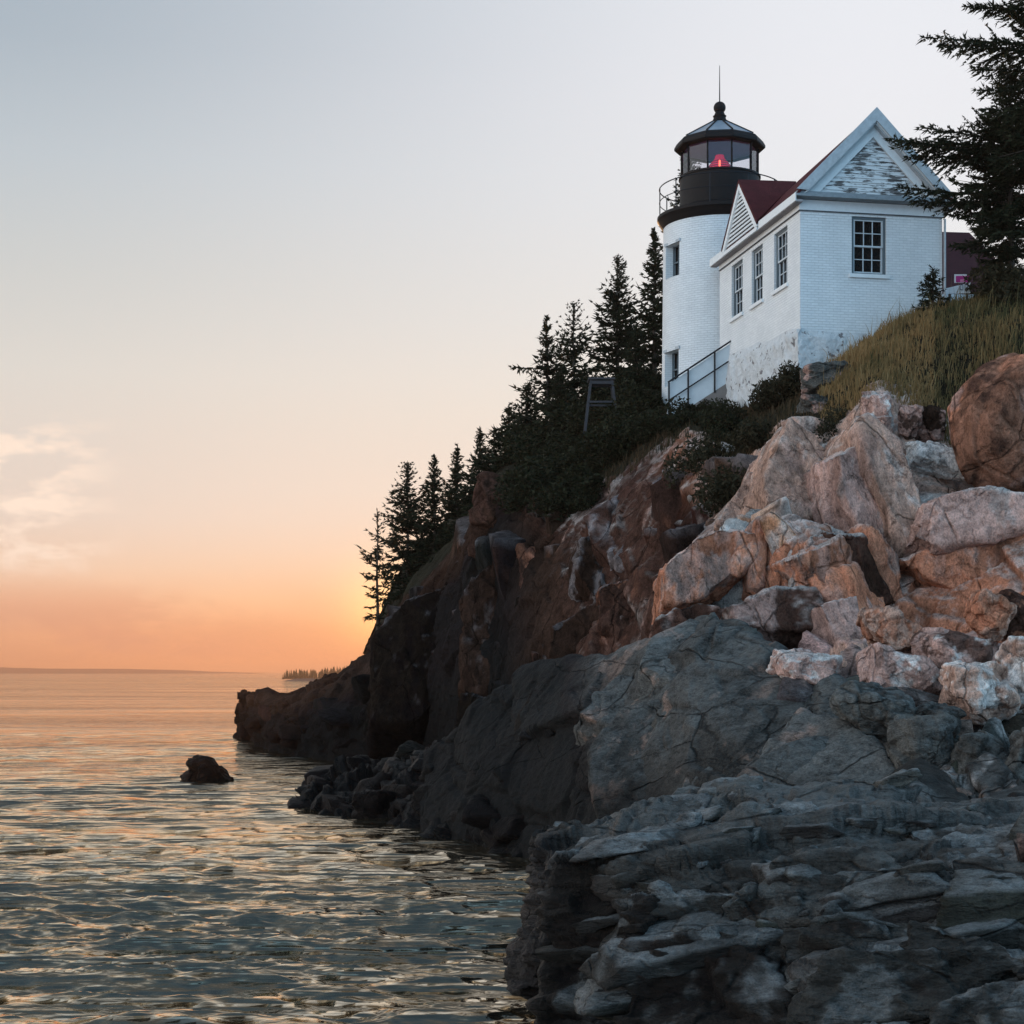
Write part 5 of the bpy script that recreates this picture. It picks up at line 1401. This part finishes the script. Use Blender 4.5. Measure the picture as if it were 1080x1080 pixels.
# ================================================================== SPRUCES
def tris_from_tufts(P, D, ln, wd, g, k=2, sc=None, col0=(.012,.0155,.008), col1=(.028,.033,.016)):
    """needle tufts: k crossed slim triangles along each direction"""
    n=len(P); Vs=[]; Cs=[]
    sc=np.ones(n) if sc is None else sc
    for i in range(k):
        up=g.normal(size=(n,3)); s=np.cross(D,up); s/=np.maximum(np.linalg.norm(s,axis=1,keepdims=True),1e-6)
        l=(ln*sc*(.7+.6*g.random(n)))[:,None]; w=(wd*sc**.5*(.7+.6*g.random(n)))[:,None]
        dd=D+.25*g.normal(size=(n,3))
        Vs.append(np.stack([P-s*w, P+s*w, P+dd*l],1))
        t=g.random(n)[:,None]; c=np.array(col0)*(1-t)+np.array(col1)*t
        Cs.append(np.repeat(c[:,None,:],3,1))
    V=np.concatenate(Vs).reshape(-1,3); C=np.concatenate(Cs).reshape(-1,3)
    return V, np.arange(len(V)).reshape(-1,3), C

def spruce_parts(H, Rd, seed, crown0=.08, gap=.12, whorl=.27, tuft=(.20,.045), step=.13, power=1.0, extra=(), nb=(5,8), k=2, lean=(0,0), sag=1.0):
    g=np.random.default_rng(seed)
    PP=[]; DD=[]; tm=MB()
    def axis(z): return np.array([lean[0]*(z/H)**1.5+.02*math.sin(z*1.7+seed), lean[1]*(z/H)**1.5+.02*math.cos(z*1.3), z])
    nseg=10
    for i in range(nseg):
        z0,z1=H*i/nseg,H*(i+1)/nseg
        r=lambda z:(.022*H+.02)*max(0.,1-z/H)**.9*.5+.012
        tm.tube(axis(z0)-np.array([0,0,.6 if i==0 else 0]),axis(z1),r(z0),r(z1),7,cap=False)
    def branch(p0,az,el,Lb,droop,tip):
        d=np.array([math.cos(az)*math.cos(el),math.sin(az)*math.cos(el),math.sin(el)])
        m=max(3,int(Lb/step)); s=np.linspace(.02,1,m)
        pts=p0+d*(s*Lb)[:,None]; pts[:,2]+=-droop*Lb*s**1.3+tip*Lb*s**3.2
        pts+=np.cumsum(g.normal(size=(m,3))*.012*Lb/ m**.5,axis=0)
        tg=np.gradient(pts,axis=0); tg/=np.linalg.norm(tg,axis=1,keepdims=True)
        side=np.cross(tg,[0,0,1.]); side/=np.maximum(np.linalg.norm(side,axis=1,keepdims=True),1e-6)
        idx=max(1,m//3)
        tm.tube(p0,pts[idx],.011*Lb+.006,.007*Lb+.004,4,cap=False); tm.tube(pts[idx],pts[-1],.007*Lb+.004,.003,4,cap=False)
        PP.append(pts); DD.append(tg)
        for sg in (-1,1):
            tl=(.10+.34*Lb*(1-s)**.8*sstep(0,.25,s))*(.6+.7*g.random(m))
            td=tg*.75+side*sg+g.normal(size=(m,3))*.18+np.array([0,0,-.12]); td/=np.linalg.norm(td,axis=1,keepdims=True)
            q=int(max(1,np.ceil(tl.max()/(tuft[0]*.55))))
            for j in range(q):
                t=(j+.3*g.random(m))*tuft[0]*.55
                ok=(t<tl)&(g.random(m)>.07)
                w=pts+td*t[:,None]; w[:,2]-=.22*t**2*sag
                PP.append(w[ok]); 
                d2=td+g.normal(size=(m,3))*.28; d2[:,2]-=.1; d2/=np.linalg.norm(d2,axis=1,keepdims=True); DD.append(d2[ok])
    z=H*crown0; 
    while z<H*.985:
        t=(z/H-crown0)/(1-crown0)
        env=Rd*((1-t)**power)*min(1,.45+t*4)
        for b in range(g.integers(*nb)):
            if g.random()<gap: continue
            Lb=env*(.5+.65*g.random())+.035
            branch(axis(z)+np.array([0,0,g.normal()*.07]),g.random()*6.283,R(-6+46*t**1.5+g.normal()*8),Lb,.22*(1-t)*(.6+.8*g.random()),.22*(.5+g.random()))
        z+=whorl*(.7+.6*g.random())*(1-.45*t)
    PP.append(np.array([axis(zz) for zz in np.arange(H*.8,H,.05)])); DD.append(np.tile(np.array([0,0,1.2]),(len(PP[-1]),1))+g.normal(size=(len(PP[-1]),3))*.35)
    for (z0,az,el,Lb,dr,tp) in extra: branch(axis(z0),R(az),R(el),Lb,dr,tp)
    P=np.concatenate(PP); D=np.concatenate(DD)
    sc=.38+.62*sstep(0,.34,1-P[:,2]/H); V,Fc,C=tris_from_tufts(P,D,tuft[0],tuft[1],g,k,sc)
    cl=(.75+.5*(fbm(P*1.3,3,seed)+.5)); C=C*np.tile(np.repeat(cl,3),k)[:,None]
    return V,Fc,C,tm

def make_spruce(loc, H, Rd, seed, label, group=None, name='spruce_tree', rz=0, **kw):
    V,Fc,C,tm=spruce_parts(H,Rd,seed,**kw)
    root=empty(name,loc,rz); tag(root,label,'tree',group)
    tm.build('trunk',M['bark'],root)
    npmesh('crown',V,Fc,M['needle'],root,col=C,smooth=False)
    return root
def copy_tree(o, parent=None):
    c=o.copy(); COL.objects.link(c)
    if parent is not None: c.parent=parent
    for ch in list(o.children): copy_tree(ch,c)
    return c

G_R='spruces lining the cliff top'
def hgt(top,base,d): return (base-top)*d*K
T=[ # px, top, base, d, radius px, label, options
 (398,538,672,84,21,'thin sparse spruce glowing against the sunset, outermost on the cliff end',dict(gap=.42,crown0=.10,nb=(3,6),whorl=.34,power=.55)),
 (430,488,650,80,34,'bushy spruce with a ragged top beside the thin sparse one',dict(gap=.15,power=.6)),
 (458,480,640,79,33,'slim dark spruce second inland from the bushy ragged spruce',dict(gap=.08)),
 (482,470,630,78,33,'dark spruce in the middle of the close row above the brown cliff',dict(gap=.1)),
 (506,452,610,77,34,'pointed spruce near the upper end of the close row, left of the short gap',dict(gap=.1)),
 (537,428,545,74,46,'lone pointed spruce between the close row and the tall pair',dict(gap=.12)),
 (577,333,530,70,38,'left tree of the tall pair of spruces, with a long branch reaching left',dict(gap=.2,extra=[(5.5,172,4,1.5,.1,.1),(4.7,186,0,1.3,.1,.1)])),
 (605,322,520,72,40,'right tree of the tall pair of spruces, taller and more open',dict(gap=.3,power=.6)),
 (651,270,480,68,48,'broad tall spruce with drooping layered branches left of the tower',dict(gap=.2,power=.75)),
 (690,240,470,66,36,'dark spruce pressed against the left edge of the lighthouse tower',dict(gap=.12)),
 (728,160,460,71,46,'spruce hidden behind the tower with twigs showing beside the lantern railing',dict(gap=.15,power=.6)),
 (672,345,480,65,34,'short dense spruce below the broad tall one beside the tower',dict(gap=.05)),
 (556,445,560,72,30,'short spruce at the foot of the tall pair of spruces',dict(gap=.06)),
 (625,400,520,66,32,'low dense spruce behind the grey timber stand',dict(gap=.05)),
 (444,560,660,82,26,'low dark spruce filling the gap under the bushy ragged spruce',dict(gap=.05)),
 (470,555,650,80,28,'low dark spruce under the slim trees of the close row',dict(gap=.05)),
 (521,462,545,74,40,'small spruce crowding the lone pointed spruce on its seaward side',dict(gap=.08,power=.8)),
 (557,405,545,72,46,'mid height spruce between the lone pointed spruce and the tall pair',dict(gap=.1,power=.85)),
 (592,390,520,69,38,'dense spruce in the gap below the tall pair of spruces',dict(gap=.06,power=.8)),
 (523,520,610,76,30,'low dark spruce below the lone pointed spruce',dict(gap=.05)),
]
for i,(px_,tp,bs,d,rp_,lab,kw) in enumerate(T):
    make_spruce(tuple(at(px_,bs,d)),hgt(tp,bs,d),1.22*rp_*d*K,100+i,lab,G_R,tuft=(.24,.05),step=.17,rz=0,**kw)
# the two spruces at the right
make_spruce(tuple(at(1066,330,47)),hgt(62,330,47),74*47*K,201,'full dark spruce at the right edge with boughs reaching across the white gable',None,tuft=(.15,.03),step=.09,gap=.14,whorl=.21,power=.62,crown0=.22,nb=(6,10),
    extra=[(4.55,183,10,3.45,.16,.05),(4.4,189,8,3.2,.12,.03),(4.25,178,6,2.8,.12,.03),(3.2,184,6,3.1,.12,.08),(3.05,176,4,2.7,.1,.05),(4.7,186,12,2.7,.12,.02)])
make_spruce(tuple(at(1128,320,45)),11.6,2.1,202,'taller spruce off the right edge whose upper boughs hang into the top corner',None,tuft=(.15,.03),step=.09,gap=.1,whorl=.26,power=.5,crown0=.3,nb=(6,9),
    extra=[(6.75,181,6,3.9,.12,.06),(6.6,186,6,3.5,.1,.02),(7.75,178,2,2.7,.05,.05),(7.6,184,4,2.6,.05,.05),(6.2,184,-2,2.6,.1,.1),(5.7,178,0,2.4,.1,.1),(5.2,186,-4,2.2,.1,.1)])
make_spruce(tuple(at(984,328,48.2)),hgt(283,328,48.2),21*48.2*K,203,'tiny young spruce standing against the right corner of the white house',None,name='young_spruce',tuft=(.10,.022),step=.07,whorl=.13,gap=.1,nb=(4,7),power=.9)
make_spruce(tuple(at(1068,325,48.4)),hgt(275,325,48.4),36*48.4*K,204,'low spreading young spruce between the notice and the full dark spruce',None,name='young_spruce',tuft=(.12,.025),step=.08,whorl=.14,gap=.05,nb=(5,8),power=.7)

# ================================================================== SHRUBS
def shrub_mesh(seed,n=2600,c0=(.011,.0125,.006),c1=(.027,.028,.011)):
    g=np.random.default_rng(seed)
    lob=[(g.normal(size=3)*np.array([.34,.34,.2])+np.array([0,0,.42]),.30+.25*g.random()) for _ in range(9)]
    P=[];
    for c,r in lob:
        u=g.normal(size=(n//9,3)); u/=np.linalg.norm(u,axis=1,keepdims=True); P.append(c+u*(r*(.55+.5*g.random(n//9)))[:,None])
    P=np.concatenate(P); P=P[P[:,2]>-.15]
    D=g.normal(size=P.shape); D[:,2]+=.5; D/=np.linalg.norm(D,axis=1,keepdims=True)
    return tris_from_tufts(P,D,.11,.04,g,1,None,c0,c1)
protos=[shrub_mesh(300+i) for i in range(5)]
pm=[]
def shrub_proto(i, name):
    V,Fc,C=protos[i]; o=npmesh(name,V,Fc,M['leaf'],col=C,smooth=False); return o
GR='shrubs of the dark thicket'
nr,nc,_=CV.shape
cand=CV[215:300].reshape(-1,3)
g=np.random.default_rng(5)
def project(V): return np.stack([CX+V[:,0]/V[:,1]*F_PX, HOR-(V[:,2]-CAM_Z)/V[:,1]*F_PX],1)
pr=project(CV.reshape(-1,3)); allv=CV.reshape(-1,3)
def pick(poly_test,n,seed,mind=.0):
    g=np.random.default_rng(seed); idx=np.nonzero(poly_test(pr[:,0],pr[:,1],allv))[0]
    g.shuffle(idx); out=[]
    for i in idx:
        p=allv[i]
        if mind and any((p[0]-q[0])**2+(p[1]-q[1])**2<mind*mind for q in out): continue
        out.append(p)
        if len(out)>=n: break
    return out
def crest_py(px): return np.interp(px,PXS,[c[0] for c in crest])
spots=pick(lambda x,y,v:(x>556)&(x<768)&(v[:,2]>8)&(y<crest_py(x)+np.where(x>630,-16,6))&(y>np.where(x>688,440,405))&(v[:,1]<72),70,1,.62)
sp0=None
shr=[shrub_proto(i,'shrub') for i in range(5)]
used=set()
for i,p in enumerate(spots):
    k=i%5
    if k in used: o=shr[k].copy(); COL.objects.link(o)
    else: o=shr[k]; used.add(k)
    s=(.8+.6*g.random())*(1.1 if p[1]>56 else .75)
    o.location=p-np.array([0,0,.15*s]); o.scale=(s,s,s*.85); o.rotation_euler=(0,0,g.random()*6.28)
    tag(o,'dark leafy shrub in the thicket on the slope below the tower and spruces','shrub',GR)
for i,(px_,py_,d,s,lab) in enumerate([(838,408,49.2,.8,'dark shrub at the foot of the white house corner'),(812,424,50.5,.8,'dark shrub under the left wall of the white house'),
        (790,520,45.6,1.2,'brownish bush in the gully left of the orange wall'),(768,545,45.2,1.1,'dark bush at the bottom of the gully between the brown and orange rocks'),(800,470,46.6,1.0,'bush at the top of the gully below the house'),
        (885,455,43.6,.7,'green tuft bush in the notch of the orange wall crest'),(748,500,48.5,1.1,'scrubby bush on top of the brown cliff beside the gully'),(722,436,57.8,.8,'dark bush in front of the tower stairs'),(1052,312,47.2,1.0,'dark bush at the foot of the full dark spruce on the grass bank'),(1080,314,46.5,1.1,'dark bush cut by the right edge above the grass bank')]):
    V,Fc,C=shrub_mesh(400+i,2600,(.02,.02,.010),(.045,.036,.018)); o=npmesh('shrub',V,Fc,M['leaf'],col=C,smooth=False,loc=tuple(at(px_,py_+10,d))); o.scale=(s,s,s); tag(o,lab,'shrub')

# ================================================================== GRASS
def grass(name, n, test, seed, hmin, hmax, colA, colB, w=.012):
    g=np.random.default_rng(seed); idx=np.nonzero(test(pr[:,0],pr[:,1],allv))[0]
    # sample faces of the bluff evenly: weight by local spacing
    G=CV; du=np.linalg.norm(np.gradient(G,axis=1),axis=2).ravel(); dv=np.linalg.norm(np.gradient(G,axis=0),axis=2).ravel()
    wt=(du*dv)[idx]; idx=g.choice(idx,n,p=wt/wt.sum())
    P=allv[idx]+g.normal(size=(n,3))*np.array([.09,.09,.0])
    cl=fbm(P*.9,3,seed+2); P=P[cl>-.5]; n=len(P); cl=cl[cl>-.5]
    h=(hmin+(hmax-hmin)*g.random(n)**2.2)*np.clip(.75+1.5*fbm(P*2.3,3,seed+5)+.4*cl,.2,1.9)
    a=g.random(n)*6.283; s=np.stack([np.cos(a),np.sin(a),np.zeros(n)],1)*w*(.7+.8*g.random(n))[:,None]
    bend=g.normal(size=(n,3))*np.array([.28,.28,0])+np.array([.10,-.05,0]); 
    m=P+np.stack([bend[:,0]*h*.35,bend[:,1]*h*.35,h*.55],1); t=P+np.stack([bend[:,0]*h,bend[:,1]*h,h*(1-.25*np.abs(bend[:,0]))],1)
    base=P-np.array([0,0,.08])
    V=np.stack([base-s,base+s,m+s*.8,m-s*.8,t],1).reshape(-1,3)
    b=np.arange(n)[:,None]*5
    F3=np.concatenate([b+np.array([[0,1,2]]),b+np.array([[0,2,3]]),b+np.array([[3,2,4]])])
    px=CX+P[:,0]/P[:,1]*F_PX
    mix=np.clip(.5+.9*fbm(P*.55,3,seed+7)+.35*g.normal(size=n)*.5+colB[1](px),0,1)[:,None]
    C=np.array(colA)*(1-mix)+np.array(colB[0])*mix
    C=np.repeat(C[:,None,:],5,1); C[:,4]*=1.25
    o=npmesh(name,V,F3,M['grass'],col=C.reshape(-1,3),smooth=False); o['kind']='stuff'; return o
grass('grass',60000,lambda x,y,v:(x>868)&(x<1200)&(y<crest_py(x)-14)&(v[:,1]<54)&(y>285),1,.08,.34,(.05,.055,.022),((.27,.16,.065),lambda px:np.where(px<985,.42,-.15)))
grass('dry_stalks',2600,lambda x,y,v:(x>865)&(x<1090)&(y<crest_py(x)-16)&(v[:,1]<54)&(y>285),9,.3,.75,(.11,.09,.035),((.34,.22,.10),lambda px:np.where(px<985,.25,-.1)),w=.007)
grass('dry_grass',12000,lambda x,y,v:(x>640)&(x<868)&(y<crest_py(x)-4)&(v[:,1]<60)&(y>395),2,.10,.36,(.03,.028,.013),((.085,.05,.026),lambda px:.1))
grass('scrub_grass',7000,lambda x,y,v:(x>735)&(x<806)&(y>430)&(y<545)&(v[:,1]>44),3,.12,.4,(.03,.028,.013),((.08,.048,.024),lambda px:.1))

# ================================================================== FAR SHORES
def far_land():
    m=plain('far_wooded_shore',(.035,.026,.016),.9,nscale=.02,namp=.3)
    # island about 700 m out
    d=700.; s=d*K
    g=np.random.default_rng(9)
    nx,ny=60,14
    x=np.linspace(at(288,708,d)[0],at(470,708,d)[0],nx); y=np.linspace(d-25,d+60,ny)
    Z=[]
    for yy in y:
        for i,xx in enumerate(x):
            e=min(1,i/8)*math.sin(math.pi*min(1,max(0,(yy-y[0])/(y[-1]-y[0]))))
            Z.append((xx,yy,-.6+1.9*e))
    o=npmesh('island',np.array(Z),grid_faces(ny,nx),m); tag(o,kind='structure')
    V=[];F=[];C=[]
    P=[]
    for i in range(420):
        t=g.random(); xx=x[0]+6*s+(x[-1]-x[0]-6*s)*t; yy=d+g.random()*40
        hh=np.interp((xx/d*F_PX+CX),[293,300,330,345,360,380,470],[5,11.5,10.5,13,15,16,17])*s*(.62+.42*g.random())
        n=0
        k=5; r=hh*.15
        for lv in range(4):
            z0=.5+hh*(.08+.22*lv); z1=.5+hh*(.46+.20*lv); rr=r*(1.25-.27*lv)
            b=len(V)
            for j in range(k):
                a=6.283*j/k+g.random()*.5; q=rr*(.7+.6*g.random()); V.append((xx+q*math.cos(a),yy+q*math.sin(a),z0+.3*g.normal()*hh*.05))
            V.append((xx,yy,z1))
            for j in range(k): F.append((b+j,b+(j+1)%k,b+k))
    V=np.array(V); C=np.tile(np.array([.085,.055,.02]),(len(V),1))*(.7+.6*g.random((len(V),1)))  # golden tone: sunset light through the foliage put into its colour
    o=npmesh('island_forest',V,np.array(F),M['needle'],col=C,smooth=False); o['kind']='stuff'
    # low coast on the horizon
    d=3200.; nx=160
    x=np.linspace(at(-260,708,d)[0],at(262,708,d)[0],nx); pxs=np.linspace(-260,262,nx)
    hp=np.interp(pxs,[-260,0,40,120,180,262],[9,6.5,5.2,4.8,3.6,.5])+.5*fbm(np.stack([pxs*.06,pxs*0,pxs*0],1),4,3)
    rowsV=[]
    for yy,f in ((d-150,-.3),(d-60,.55),(d,1.),(d+80,.8),(d+300,-.3)):
        for i in range(nx): rowsV.append((x[i],yy,max(-2,hp[i]*d*K*f-.0)))
    o=npmesh('distant_coast',np.array(rowsV),grid_faces(5,nx),m); tag(o,kind='structure')
far_land()

# ================================================================== HAZE
def haze():
    m = bpy.data.materials.new('evening_haze'); m.use_nodes = True; nt = m.node_tree; nt.nodes.clear()
    out = nt.nodes.new('ShaderNodeOutputMaterial'); v = nt.nodes.new('ShaderNodeVolumePrincipled')
    v.inputs['Color'].default_value = (.56,.36,.26,1); v.inputs['Density'].default_value = HAZE_D; v.inputs['Anisotropy'].default_value = .62
    L(nt, v.outputs[0], out.inputs['Volume'])
    b = MB(); b.box((-9600,-60,-8),(9600,9600,34)); o = b.build('haze', m); tag(o, kind='stuff')
HAZE_D = .00030
S.cycles.volume_bounces = 2
haze()
